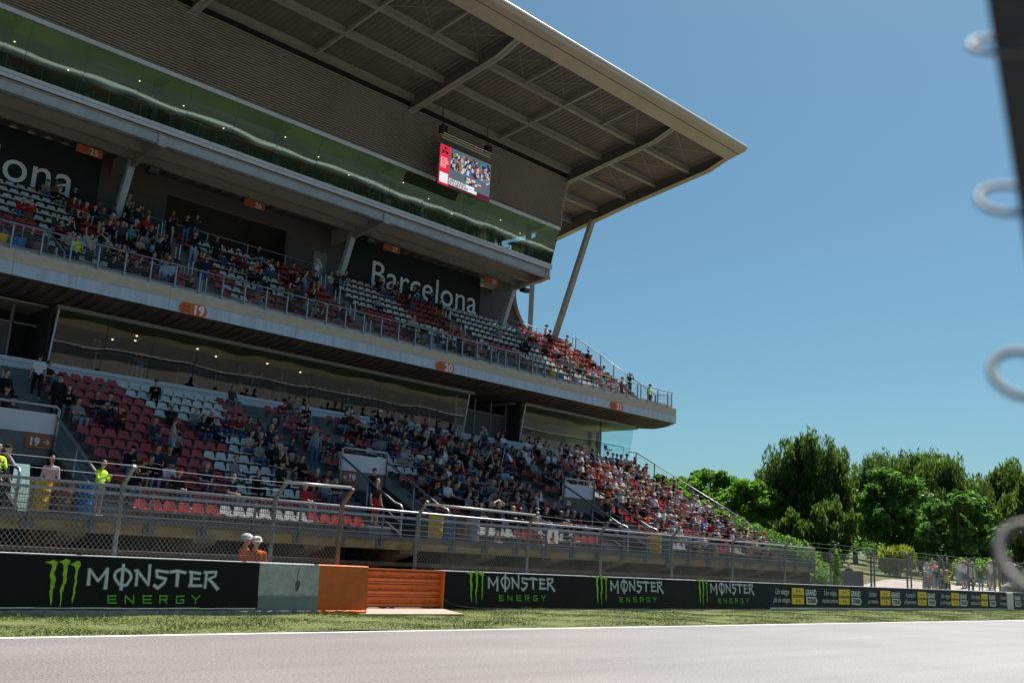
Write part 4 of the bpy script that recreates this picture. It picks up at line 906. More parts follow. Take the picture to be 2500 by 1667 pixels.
for k, bb in enumerate(pb): tag(bb.build('picture_detail', em('screen_c%d' % k, cols[k], .5), T), kind='stuff')
b = MB()
for a0 in (90, 210, 330):
    pts = [(.095 + .028 * math.cos(math.radians(a0)) * 0, .86)] + [(.095 + .062 * math.cos(math.radians(a)), .86 + .105 * math.sin(math.radians(a))) for a in range(a0 - 28, a0 + 29, 14)]; b.add([(u(p), SY - .005, w_(q)) for p, q in pts], [tuple(range(len(pts)))])
b.build('round_symbol', em('screen_black', (.02, .012, .015), .3), T)
mtw = em('screen_text', (.8, .8, .8), .6)
for q, tx in enumerate(('¡ESCANEA', 'EL CÓDIGO', 'QR Y GANA', 'PREMIOS', 'ÚNICOS!')): put_text('screen_text', tx, .15, mtw, u(.02), SY - .006, w_(.645 - q * .055), T, sx=.78)
for q, (tx, xe) in enumerate((('¡JUEGA A LA RULETA', .69), ('DE LA SUERTE DE HOY!', .74))):
    b = MB(); patch(b, .195, xe, .155 - q * .085 - .01, .155 - q * .085 + .065, SY - .02); b.build('text_box', em('screen_white', (.75, .75, .78), .6), T)
    put_text('screen_text', tx, .20, m_black_print, u(.205), SY - .025, w_(.155 - q * .085), T, sx=.72, bold=.008)
# truss and hangers
b = MB(); ch = [(43.12, 26.42), (43.42, 26.42), (43.27, 26.18)]
for y, z in ch: b.tube([(36.4, y, z), (40.5, y, z)], .026, 6)
for k in range(14):
    xa = 36.4 + k * .293; q = [(43.12, 26.42), (43.27, 26.18), (43.42, 26.42)]
    for (ya, za), (yb, zb_) in ((q[0], q[1]), (q[1], q[2]), (q[2], q[0])): b.tube([(xa, ya, za), (xa + .293, yb, zb_)], .011, 4)
b.build('lighting_truss', M('truss_alu', (.62, .56, .44), .4, metal=.3), T)
for x in (36.5, 40.3):
    MB().tube([(x, 43.5, 28.2), (x, 43.3, 26.9)], .03, 6).build('chain', m_black, T); MB().bbox(x - .22, x + .22, 43.1, 43.5, 26.45, 26.95, .04).build('hoist', m_black, T)
for k in range(8): MB().tube([(36.6 + k * .54, 43.28, 26.2), (36.6 + k * .54, 43.32, 25.78)], .010, 4).build('drop_cable', m_steel_grey, T)
for x, y, z, lab in ((48.9, 48.3, 20.35, 'black loudspeaker under the outer corner of the upper deck'), (34.9, 48.3, 20.3, 'black loudspeaker by the column between signs 26 and 27'), (20.7, 48.3, 20.3, 'black loudspeaker by the column beside sign 25')):
    T = empty('loudspeaker', (x, y, z), lab, 'speaker'); b = MB(); b.prism_x([(y - .25, z + .1), (y - .2, z - .22), (y + .25, z - .15), (y + .25, z + .12)], x + .2, x + .75); b.build('housing', m_black, T); MB().box(x + .25, x + .7, y - .262, y - .25, z - .1, z + .05).build('grille', m_steel_dark, T); MB().box(x + .45, x + .5, y, y + .05, z + .1, z + .35).build('bracket', m_steel_dark, T)
# ---------------------------------------------------------------- furniture
def barrel(x, y, z, col, label, h=.92, r=.29):
    m = M('barrel_' + label.split()[0], col, .45, var=.06, vscale=3); T = empty('barrel', (x, y, z), label, 'barrel')
    b = MB(); prof = [(r * .93, 0), (r * .97, .02), (r, .06), (r * .985, h * .3), (r * 1.04, h * .33), (r * .985, h * .36), (r * .985, h * .62), (r * 1.04, h * .65), (r * .985, h * .68), (r * .98, h - .06), (r * 1.03, h - .03), (r * .99, h), (r * .88, h), (r * .86, h - .25)]
    n = 18; vs = [(x + q * math.cos(t * 2 * math.pi / n), y + q * math.sin(t * 2 * math.pi / n), z + zz) for q, zz in prof for t in range(n)]
    b.add(vs, [(k * n + t, k * n + (t + 1) % n, (k + 1) * n + (t + 1) % n, (k + 1) * n + t) for k in range(len(prof) - 1) for t in range(n)] + [tuple(range(n))[::-1]]); b.build('drum', m, T, smooth=True)
    b = MB(); b.add([(x + r * .87 * math.cos(t * 2 * math.pi / n), y + r * .87 * math.sin(t * 2 * math.pi / n), z + h - .2) for t in range(n)], [tuple(range(n))]); b.build('liner', M('bin_liner', (.1, .1, .11), .4), T)
CB = {'yellow': (.72, .42, .01), 'blue': (.012, .16, .42), 'brown': (.17, .07, .045), 'grey': (.36, .38, .38)}
for x, c in ((11.0, 'yellow'), (11.62, 'brown'), (12.25, 'blue')): barrel(x, 29.55, 2.1, CB[c], c + ' waste barrel on the front walkway beside the man in a checked shirt')
for x, c in ((25.95, 'yellow'), (26.6, 'blue'), (27.25, 'brown'), (27.9, 'grey')): barrel(x, 29.55, 2.1, CB[c], c + ' waste barrel on the front walkway behind the fire sign fence')
for x, c in ((40.2, 'yellow'), (40.95, 'blue')): barrel(x, 29.55, 2.1, CB[c], c + ' waste barrel on the front walkway in front of the sunlit crowd')
for x, c in ((12.6, 'yellow'), (13.3, 'blue'), (14.05, 'brown')): barrel(x, 42.1, 12.3, CB[c], c + ' waste barrel behind the balcony railing below the 25 and 26 screen')
for x, c in ((45.9, 'yellow'), (46.65, 'blue'), (48.2, 'grey')): barrel(x, 42.1, 12.3, CB[c], c + ' waste barrel behind the balcony railing right of the 27 and 28 screen')
def high_table(x, y, z, w, d, lab, grp):
    T = empty('high_table', (x, y, z), lab, 'table', grp); MB().bbox(x - w / 2, x + w / 2, y - d / 2, y + d / 2, z + 1.05, z + 1.11, .01).build('table_top', m_table_red, T)
    for q in (-.3, .3): MB().tube([(x + q * w, y, z), (x + q * w, y, z + 1.05)], .03, 6).build('leg', m_galv_dull, T)
    MB().box(x - w * .4, x + w * .4, y - .2, y + .2, z, z + .03).build('foot_plate', m_galv_dull, T)
for k in range(19):
    x = 11.6 + k * 1.95
    if k == 2: continue
    high_table(x, 46.7, 21.63, 1.25, .6, 'red topped high table behind the green upper deck glass', 'red tables on the upper deck')
for k in range(9): high_table(17.6 + k * 2.5, 44.55, 8.6, 1.5, .5, 'red topped high table behind the dark lower gallery glass', 'red tables in the lower gallery')
def stool(x, y, z, rz, lab, grp):
    T = empty('bar_stool', (x, y, z), lab, 'stool', grp); m = m_seat_white
    b = MB(); c, s = math.cos(rz), math.sin(rz); P = lambda a, e, h: (x + a * c - e * s, y + a * s + e * c, z + h)
    b.add([P(-.22, -.2, .75), P(.22, -.2, .75), P(.22, .18, .74), P(-.22, .18, .74), P(-.22, -.2, .79), P(.22, -.2, .79), P(.22, .18, .78), P(-.22, .18, .78)], [(0, 3, 2, 1), (4, 5, 6, 7), (0, 1, 5, 4), (1, 2, 6, 5), (2, 3, 7, 6), (3, 0, 4, 7)])
    b.build('seat', m, T); b = MB(); b.add([P(-.2, .18, .79), P(.2, .18, .79), P(.17, .26, 1.08), P(-.17, .26, 1.08), P(-.2, .21, .79), P(.2, .21, .79), P(.17, .29, 1.08), P(-.17, .29, 1.08)], [(0, 1, 2, 3), (7, 6, 5, 4), (3, 2, 6, 7), (0, 3, 7, 4), (1, 5, 6, 2)]); b.build('backrest', m, T)
    for a, e in ((-.2, -.18), (.2, -.18), (-.2, .18), (.2, .18)): MB().tube([P(a * .8, e * .8, .75), P(a * 1.15, e * 1.2, 0)], .014, 5).build('leg', m_galv, T)
for k, (x, y, r) in enumerate(((45.9, 45.0, .2), (47.2, 45.1, -.4), (48.3, 45.3, .6), (49.6, 45.0, 0), (50.9, 45.2, -.3), (52.0, 44.9, .4), (55.0, 44.7, 1.2))): stool(x, y, 8.6, r, 'white shell bar stool in the right hand lower gallery room', 'white stools in the lower gallery')
for k in range(12): stool(14 + k * 2.9 + rs.uniform(-.4, .4), 47.4 + rs.uniform(-.2, .5), 21.63, rs.uniform(-1, 1), 'white bar stool on the upper deck behind the glass', 'white stools on the upper deck')
# ---------------------------------------------------------------- people
V = Vector
def rx(p, o, a):
    p = V(p) - V(o); c, s = math.cos(a), math.sin(a); return V((p.x, p.y * c - p.z * s, p.y * s + p.z * c)) + V(o)
def rzv(p, o, a):
    p = V(p) - V(o); c, s = math.cos(a), math.sin(a); return V((p.x * c - p.y * s, p.x * s + p.y * c, p.z)) + V(o)
SLOTS = ['skin', 'top', 'forearm', 'thigh', 'shin', 'shoe']
def figure(sit, lean=0., arms='lap', head_yaw=0., stride=0., twist=0.):
    P = []                                                     # capsules (p0, p1, r0, r1, slot, flatten)
    hip = V((0, -.10, .50)) if sit else V((0, 0, .93)); up = lambda x, y, z: rx((hip.x + x, hip.y + y, hip.z + z), hip, lean)
    cap = lambda a, b, r0, r1, s: P.append((V(a), V(b), r0, r1, s))
    # trunk: several overlapping capsules make an elliptical section
    for x in (-.075, .075): cap(up(x, 0, -.03), up(x, 0, .06), .105, .10, 3)
    for x in (-.06, 0, .06): cap(up(x, .0, .06), up(x * 1.0, .02, .24), .098, .092, 1)
    for x in (-.085, 0, .085): cap(up(x * .8, .01, .22), up(x, .02, .42), .098, .088, 1)
    for s in (-1, 1): cap(up(.03 * s, .03, .46), up(.165 * s, .03, .455), .068, .058, 1)
    nk = up(0, .03, .50); cap(nk, up(0, .01, .60), .056, .050, 0)
    hc = up(0, -.01, .71); hl = V((0, 0, 0))
    H = lambda x, y, z: rzv(hc + V((x, y, z)), hc, head_yaw)
    cap(H(0, .018, .028), H(0, -.012, .030), .090, .088, 0); cap(H(0, -.02, -.03), H(0, -.045, -.075), .072, .046, 0)
    cap(H(0, -.092, .008), H(0, -.112, -.022), .011, .017, 0); 
    for s in (-1, 1): cap(H(.086 * s, .01, .02), H(.088 * s, .014, -.025), .016, .012, 0)
    head = Matrix.Translation(hc) @ Matrix.Rotation(head_yaw, 4, 'Z') @ Matrix.Rotation(lean * .25, 4, 'X')
    # legs
    for s in (-1, 1):
        if sit:
            k = V((.125 * s, -.545, .515)); a = V((.118 * s, -.47 - .03 * s, .09)); h0 = V((.095 * s, -.14, .49))
            cap(h0, k, .088, .062, 3); cap(k, a, .060, .040, 4); cap(a + V((0, .03, -.045)), a + V((.012 * s, -.16, -.055)), .042, .034, 5)
        else:
            st = stride * s; k = V((.105 * s, -.03 - st * .5, .49)); a = V((.11 * s, .02 - st, .09)); h0 = V((.095 * s, 0, .90))
            cap(h0, k, .092, .064, 3); cap(k, a, .062, .042, 4); cap(a + V((0, .03, -.045)), a + V((.02 * s, -.17, -.055)), .042, .034, 5)
    # arms
    for s in (-1, 1):
        sh = up(.195 * s, .03, .44); mode = arms
        if arms == 'point': mode = 'up' if s < 0 else 'down'
        if arms == 'shade': mode = 'face' if s > 0 else 'lap' if sit else 'down'
        if mode == 'lap': el = up(.245 * s, -.06, .19); ha = V((.085 * s, -.38, .655)) if sit else up(.1 * s, -.25, .15)
        elif mode == 'knees': el = V((.20 * s, -.43, .66)); ha = V((.035 * s, -.62, .70))
        elif mode == 'cross': el = up(.24 * s, -.10, .19); ha = up(-.10 * s, -.17, .25 + .02 * s)
        elif mode == 'face': el = up(.21 * s, -.22, .33); ha = H(.055 * s, -.17, .0)
        elif mode == 'phone': el = up(.23 * s, -.12, .20); ha = up(.04 * s, -.34, .36)
        elif mode == 'hips': el = up(.36 * s, .06, .22); ha = up(.17 * s, -.06, .07)
        elif mode == 'up': el = up(.30 * s, -.02, .68); ha = up(.33 * s, -.06, .95)
        elif mode == 'head': el = up(.34 * s, -.02, .70); ha = H(.05 * s, .02, .13)
        else: el = up(.245 * s, .03, .16); ha = up(.255 * s, -.05, -.08)
        mid = sh.lerp(el, .55); cap(sh, mid, .056, .050, 1); cap(mid, el, .048, .042, 2); wr = el.lerp(ha, .88); cap(el, wr, .042, .029, 2)
        d = (ha - el).normalized(); pm = ha + d * .045; cap(wr, pm, .030, .030, 0)
        side = d.cross(V((0, 0, 1))); side = side.normalized() if side.length > .1 else V((1, 0, 0)); cr = V((0, 0, -1)) if abs(d.z) < .7 else V((0, -1, 0))
        for f, (o, L) in enumerate(((-.028, .062), (-.010, .074), (.010, .070), (.027, .054))):
            b0 = pm + side * o; b1 = b0 + (d * .8 + cr * .5).normalized() * L * .6; cap(b0, b1, .011, .010, 0); cap(b1, b1 + (d * .3 + cr * .9).normalized() * L * .5, .010, .008, 0)
        cap(wr + side * -.02 * s, wr + side * -.055 * s + d * .05, .013, .010, 0)
    return P, head
def capsule_geo(a, b, r0, r1, n=10):
    ax = (b - a); L = ax.length; d = ax / L if L > 1e-6 else V((0, 0, 1)); t = V((1, 0, 0)) if abs(d.x) < .8 else V((0, 1, 0)); x = d.cross(t).normalized(); y = d.cross(x); vs = [a - d * r0]; 
    for c, r, angs in ((a, r0, (-60, -30, 0)), (b, r1, (0, 30, 60))):
        for g in angs:
            g = math.radians(g); vs += [c + d * r * math.sin(g) + (x * math.cos(k * 2 * math.pi / n) + y * math.sin(k * 2 * math.pi / n)) * r * math.cos(g) for k in range(n)]
    vs.append(b + d * r1); m = len(vs) - 1; fs = [(0, 1 + (k + 1) % n, 1 + k) for k in range(n)]
    for r in range(5): fs += [(1 + r * n + k, 1 + r * n + (k + 1) % n, 1 + (r + 1) * n + (k + 1) % n, 1 + (r + 1) * n + k) for k in range(n)]
    fs += [(m, 1 + 5 * n + k, 1 + 5 * n + (k + 1) % n) for k in range(n)]; return vs, fs
def realise(P, voxel, ratio, name):
    b = MB()
    for a, c, r0, r1, s in P: b.add(*capsule_geo(a, c, r0, r1))
    o = bpy.data.objects.new('tmp', b.mesh('tmp', [])); COL.objects.link(o)
    m = o.modifiers.new('r', 'REMESH'); m.mode = 'VOXEL'; m.voxel_size = voxel
    m = o.modifiers.new('s', 'SMOOTH'); m.iterations = 2; m.factor = .4
    m = o.modifiers.new('d', 'DECIMATE'); m.ratio = ratio
    me = bpy.data.meshes.new_from_object(o.evaluated_get(bpy.context.evaluated_depsgraph_get())); me.name = name; bpy.data.objects.remove(o)
    me.materials.clear()
    for s in SLOTS: me.materials.append(None)
    n = len(me.polygons); c = np.empty(n * 3); me.polygons.foreach_get('center', c); c = c.reshape(-1, 3); best = np.full(n, 1e9); idx = np.zeros(n, int)
    for a, e, r0, r1, s in P:
        a_, e_ = np.array(a), np.array(e); ab = e_ - a_; t = np.clip(((c - a_) @ ab) / max(ab @ ab, 1e-9), 0, 1); d = np.linalg.norm(c - a_ - t[:, None] * ab, axis=1) - (r0 + (r1 - r0) * t); k = d < best; best[k] = d[k]; idx[k] = s
    me.polygons.foreach_set('material_index', idx); me.polygons.foreach_set('use_smooth', [True] * n); me.update(); return me
POSES = {'sit_lap': figure(1, .06, 'lap'), 'sit_lean': figure(1, .55, 'knees'), 'sit_cross': figure(1, -.05, 'cross', .3), 'sit_phone': figure(1, .18, 'phone', -.15), 'sit_shade': figure(1, .08, 'shade', .5), 'sit_look': figure(1, -.02, 'lap', .7), 'sit_camera': figure(1, .1, 'face', .25),
         'stand': figure(0, .02, 'down'), 'stand_hips': figure(0, -.02, 'hips', .4), 'stand_cross': figure(0, .0, 'cross', -.3), 'stand_camera': figure(0, -.03, 'face', .3), 'stand_point': figure(0, -.04, 'point', .2), 'walk': figure(0, .06, 'down', .1, .17), 'stand_head': figure(0, -.03, 'head'), 'stand_phone': figure(0, .05, 'phone')}
BODY = {k: realise(P, .017, .32, 'person_' + k) for k, (P, h) in POSES.items()}
BODY_LOW = {k: realise(P, .030, .16, 'crowd_' + k) for k, (P, h) in POSES.items() if k.startswith('sit')}
HEADM = {k: h for k, (P, h) in POSES.items()}
# hair and hats in head space (origin = head centre, face towards -Y)
def dome(rad, zc, cut, n=14, m=7, yo=.012):
    b = MB(); vs = []; 
    for i in range(m + 1):
        ph = math.pi / 2 * (1 - i / m) if cut is None else math.pi / 2 - (math.pi / 2 + cut) * i / m
        for k in range(n):
            a = 2 * math.pi * k / n; vs.append((rad[0] * math.cos(ph) * math.cos(a), yo + rad[1] * math.cos(ph) * math.sin(a), zc + rad[2] * math.sin(ph)))
    b.add(vs, [(i * n + k, (i + 1) * n + k, (i + 1) * n + (k + 1) % n, i * n + (k + 1) % n) for i in range(m) for k in range(n)]); return b
def hair_short():
    b = dome((.100, .112, .100), .035, .55); b.f = [f for f in b.f if not (sum(b.v[i][1] for i in f) / 4 < -.045 and sum(b.v[i][2] for i in f) / 4 < .075)]; b.m = [0] * len(b.f); return b
def hair_long():
    b = hair_short(); vs = []; n = 9
    for r, (z, y, w) in enumerate(((.06, .09, .085), (-.02, .10, .095), (-.10, .095, .10), (-.20, .085, .095), (-.27, .07, .07))):
        for k in range(n): a = math.pi * (k / (n - 1)); vs.append((w * math.cos(a), y - .06 + .06 * math.sin(a), z))
    b.add(vs, [(r * n + k, r * n + k + 1, (r + 1) * n + k + 1, (r + 1) * n + k) for r in range(4) for k in range(n - 1)]); return b
def cap_hat():
    b = dome((.102, .114, .098), .045, .10); pts = []
    for k in range(7):
        a = math.radians(200 + k * 23.3); pts.append((.098 * math.cos(a), .012 + .110 * math.sin(a), .052))
    for k in range(7):
        a = math.radians(205 + k * 21.6); pts.append((.088 * math.cos(a), -.010 + .185 * math.sin(a), .036))
    b.add(pts, [(k, k + 1, 8 + k, 7 + k) for k in range(6)]); return b
def brim_hat():
    b = dome((.100, .112, .100), .045, .1); n = 16; vs = [(.1 * math.cos(2 * math.pi * k / n), .012 + .112 * math.sin(2 * math.pi * k / n), .045) for k in range(n)] + [(.19 * math.cos(2 * math.pi * k / n), .012 + .2 * math.sin(2 * math.pi * k / n), .028) for k in range(n)]
    b.add(vs, [(k, (k + 1) % n, n + (k + 1) % n, n + k) for k in range(n)]); return b
def helmet():
    b = dome((.118, .14, .125), .045, .12, 18, 8); n = 18; vs = [(.118 * math.cos(2 * math.pi * k / n), .012 + .14 * math.sin(2 * math.pi * k / n), .035) for k in range(n)] + [(.135 * math.cos(2 * math.pi * k / n), .012 + (.175 if math.sin(2 * math.pi * k / n) < 0 else .15) * math.sin(2 * math.pi * k / n), .026) for k in range(n)]
    b.add(vs, [(k, (k + 1) % n, n + (k + 1) % n, n + k) for k in range(n)]); return b
HEADW = {'hair_short': ('hair', hair_short), 'hair_long': ('hair', hair_long), 'cap': ('cap', cap_hat), 'hat': ('hat', brim_hat), 'helmet': ('helmet', helmet)}
HEADMESH = {}
for k, (n, fn) in HEADW.items():
    me = fn().mesh(k, [], True); me.materials.append(None); HEADMESH[k] = me
CLOTH = {'black': (.012, .012, .013), 'charcoal': (.04, .04, .043), 'navy': (.015, .022, .05), 'white': (.62, .62, .62), 'red': (.36, .022, .02), 'maroon': (.13, .02, .022), 'grey': (.20, .21, .22), 'light blue': (.28, .40, .56), 'beige': (.44, .36, .26), 'brown': (.13, .075, .045), 'green': (.03, .22, .08), 'yellow': (.66, .56, .03), 'orange': (.60, .11, .02), 'teal': (.02, .24, .28), 'pink': (.50, .28, .34), 'blue': (.03, .09, .36), 'jeans': (.075, .125, .22), 'pale jeans': (.24, .33, .43), 'hi-vis': (.60, .92, .03), 'lilac check': (.48, .40, .48)}
CM = {k: M('cloth_' + k.replace(' ', '_'), c, .85, var=.18, vscale=14, bump=.4, bscale=30, spec=.2) for k, c in CLOTH.items()}
SKIN = [M('skin_%d' % i, c, .5, spec=.4) for i, c in enumerate(((.50, .28, .19), (.56, .34, .24), (.40, .21, .135), (.22, .11, .07)))]
HAIR = [M('hair_%d' % i, c, .5) for i, c in enumerate(((.018, .013, .010), (.04, .025, .015), (.10, .055, .03), (.28, .17, .07), (.3, .29, .28)))]
SHOE = [M('shoe_w', (.55, .55, .55), .6), M('shoe_b', (.02, .02, .02), .6)]
rp = random.Random(21)
def wpick(d): t = rp.random() * sum(d.values());  return next(k for k in d if (t := t - d[k]) <= 0)
TOPS_SH = {'black': 46, 'charcoal': 16, 'navy': 12, 'white': 7, 'red': 4, 'maroon': 5, 'grey': 8, 'light blue': 4, 'beige': 2, 'brown': 3, 'teal': .8, 'blue': .8, 'green': .3}
TOPS_SUN = {'black': 18, 'charcoal': 6, 'navy': 6, 'white': 38, 'red': 10, 'maroon': 4, 'grey': 8, 'light blue': 6, 'beige': 7, 'brown': 2, 'teal': 2, 'blue': 2, 'green': 1.5, 'yellow': 1.5, 'orange': 3, 'pink': 2}
BOT = {'black': 30, 'jeans': 32, 'pale jeans': 9, 'grey': 12, 'beige': 9, 'navy': 8}
POOL = []
def person_spec(pose, loc, rz, top=None, bot=None, head=None, headcol=None, short_s=None, shorts=None, label=None, group=None, scale=None, sun=False, pri=0, where='', skin=None, hair=None):
    top = top or wpick(TOPS_SUN if sun else TOPS_SH); bot = bot or wpick(BOT); sex = rp.random() < .36
    head = head or wpick({'hair_short': .5 if not sex else .05, 'hair_long': .05 if not sex else .6, 'cap': .42 if not sex else .3, 'hat': .05})
    if head in ('cap', 'hat') and headcol is None: headcol = wpick({'black': 40, 'red': 18, 'white': 16, 'navy': 12, 'grey': 6, 'beige': 6, 'orange': 4, 'light blue': 3})
    short_s = (rp.random() < (.75 if sun else .38)) if short_s is None else short_s; shorts = (rp.random() < (.4 if sun else .14)) if shorts is None else shorts
    POOL.append(dict(pose=pose, loc=loc, rz=rz, top=top, bot=bot, head=head, headcol=headcol, short=short_s, shorts=shorts, label=label, group=group, scale=scale or rp.uniform(.94, 1.05), pri=pri, where=where, skin=rp.choice([0, 0, 1, 1, 2, 3]) if skin is None else skin, hair=rp.choice([0, 0, 0, 1, 1, 2, 3, 4]) if hair is None else hair))
def auto_label(d):
    h = {'hair_short': 'short hair', 'hair_long': 'long hair', 'cap': '%s cap' % d['headcol'], 'hat': '%s hat' % d['headcol'], 'helmet': 'white helmet'}[d['head']]
    top = ('%s %s' % (d['top'], 'tee' if d['short'] else 'top')); bot = {'jeans': 'blue jeans', 'pale jeans': 'pale jeans'}.get(d['bot'], d['bot'] + (' shorts' if d['shorts'] else ' trousers'))
    if d['shorts'] and 'jeans' in bot: bot = 'denim shorts'
    pp = {'sit_lap': 'hands in lap', 'sit_lean': 'leaning forward', 'sit_cross': 'arms crossed', 'sit_phone': 'holding a phone', 'sit_shade': 'shading eyes', 'sit_look': 'looking aside', 'sit_camera': 'camera raised', 'stand': 'standing', 'stand_hips': 'hands on hips', 'stand_cross': 'standing arms crossed', 'stand_camera': 'camera raised', 'stand_phone': 'standing with phone', 'stand_head': 'hands on head', 'stand_point': 'pointing', 'walk': 'walking'}[d['pose']]
    if 'light blue' in top: top = top.replace('light blue', 'sky-blue')
    if 'light blue' in h: h = h.replace('light blue', 'sky-blue')
    return '%s, %s, %s, %s, %s' % (top, bot, h, pp, d['where'])
low_where = lambda x: 'lower tier below sign ' + ('19' if x < 28.3 else '20' if x < 43.5 else '21')
bal_where = lambda x: 'upper tier below sign ' + ('25' if x < 22.6 else '26' if x < 32.5 else '27' if x < 41.7 else '28')
SITW = {'sit_lap': 30, 'sit_lean': 22, 'sit_cross': 14, 'sit_phone': 14, 'sit_shade': 6, 'sit_look': 10, 'sit_camera': 6}
for k, s in enumerate(SEATS):
    if not OCC[k]: continue
    t, r, x, y, z, w = s; sunny = (t == 'low' and x > 42) or (t == 'bal' and x > 51)
    person_spec(wpick(SITW), (x + rp.uniform(-.04, .04), y + rp.uniform(-.03, .02), z), rp.gauss(.12, .22), where=(low_where if t == 'low' else bal_where)(x), sun=sunny, group='spectators seated in the %s tier' % ('lower' if t == 'low' else 'upper'))
# standing spectators on the steps and walkways
def st(pose, x, y, z, rz, **k): person_spec(pose, (x, y, z), rz, pri=5, **k)
def lowz(y): i = int((y - LY0) / LRUN); return low_z(max(0, min(NL - 1, i)))
def balz(y): return 12.3 if y < BY0 else bal_z(int(min(NBR - 1, (y - BY0) / BRUN)))
st('stand', 11.35, 29.95, 2.1, -.5, top='lilac check', bot='beige', head='hair_short', short_s=False, shorts=False, hair=0, label='bearded man in a lilac checked shirt standing by the blue barrel', skin=2)
st('stand_phone', 12.75, 29.75, 2.1, .4, top='hi-vis', bot='beige', head='hair_short', hair=0, short_s=False, shorts=False, label='steward in a yellow hi-vis vest on the front walkway by the blue barrel', scale=.95)
st('stand', 23.45, 30.2, 2.42, .1, top='black', bot='red', head='hair_short', hair=2, short_s=True, shorts=True, label='man in black tee and red shorts looking down from the front walkway', skin=1)
st('stand', 10.1, 30.0, 2.1, .8, top='black', bot='black', head='cap', headcol='black', label='man in black with a cap on the front walkway left of the yellow barrel')
st('stand_phone', 9.75, 29.7, 2.1, 0, top='hi-vis', bot='black', head='hair_short', label='person in a green hi-vis top at the far left of the front walkway')
st('walk', 25.35, 32.9, 3.1, 2.4, top='charcoal', bot='jeans', head='cap', headcol='maroon', short_s=True, shorts=False, label='man with a maroon cap and backpack climbing out of the 19 entrance')
st('stand_hips', 40.2, 32.6, 3.0, .2, top='black', bot='black', head='cap', headcol='black', short_s=False, shorts=False, label='guard in black standing in the entrance marked 20')
st('walk', 14.0, 39.6, lowz(39.6), 3.0, top='white', bot='black', head='hair_short', short_s=True, shorts=False, label='man in white tee and black trousers climbing the steps under sign 19')
st('walk', 14.2, 37.9, lowz(37.9), 3.0, top='black', bot='black', head='cap', headcol='black', label='man in black following up the steps under sign 19')
st('stand_hips', 17.5, 35.0, lowz(35.0), 1.3, top='beige', bot='pale jeans', head='hair_short', short_s=True, shorts=True, label='man in cream tee and pale denim shorts standing among the rows')
st('stand_shade' if 'stand_shade' in BODY else 'stand_camera', 40.9, 42.9, lowz(42.9), .2, top='white', bot='beige', head='cap', headcol='white', short_s=False, shorts=False, label='woman in white standing before the dark doors at the top row')
st('stand_camera', 42.7, 43.0, lowz(42.9), .3, top='black', bot='grey', head='hair_short', label='person in black with binoculars before the dark doors', short_s=False, shorts=False)
st('stand_camera', 34.9, 32.6, lowz(32.6), .5, top='white', bot='black', head='hair_short', hair=0, label='man in a white jacket filming from the lower rows', short_s=False, shorts=False)
st('stand_head', 29.9, 30.1, 2.1, .1, top='black', bot='black', head='hair_short', hair=0, short_s=True, label='person with both hands on their head at the front railing')
st('stand_phone', 28.6, 30.1, 2.1, 2.8, top='charcoal', bot='charcoal', head='cap', headcol='black', label='man in dark jacket turned away at the front railing')
st('stand', 24.6, 36.2, lowz(36.2), 3.0, top='grey', bot='jeans', head='hair_short', label='man in grey check shirt with his back turned on the lower steps')
st('walk', 42.1, 33.5, lowz(33.5), .8, top='teal', bot='black', head='cap', headcol='teal', label='person in teal and black walking down the steps beside entrance 20')
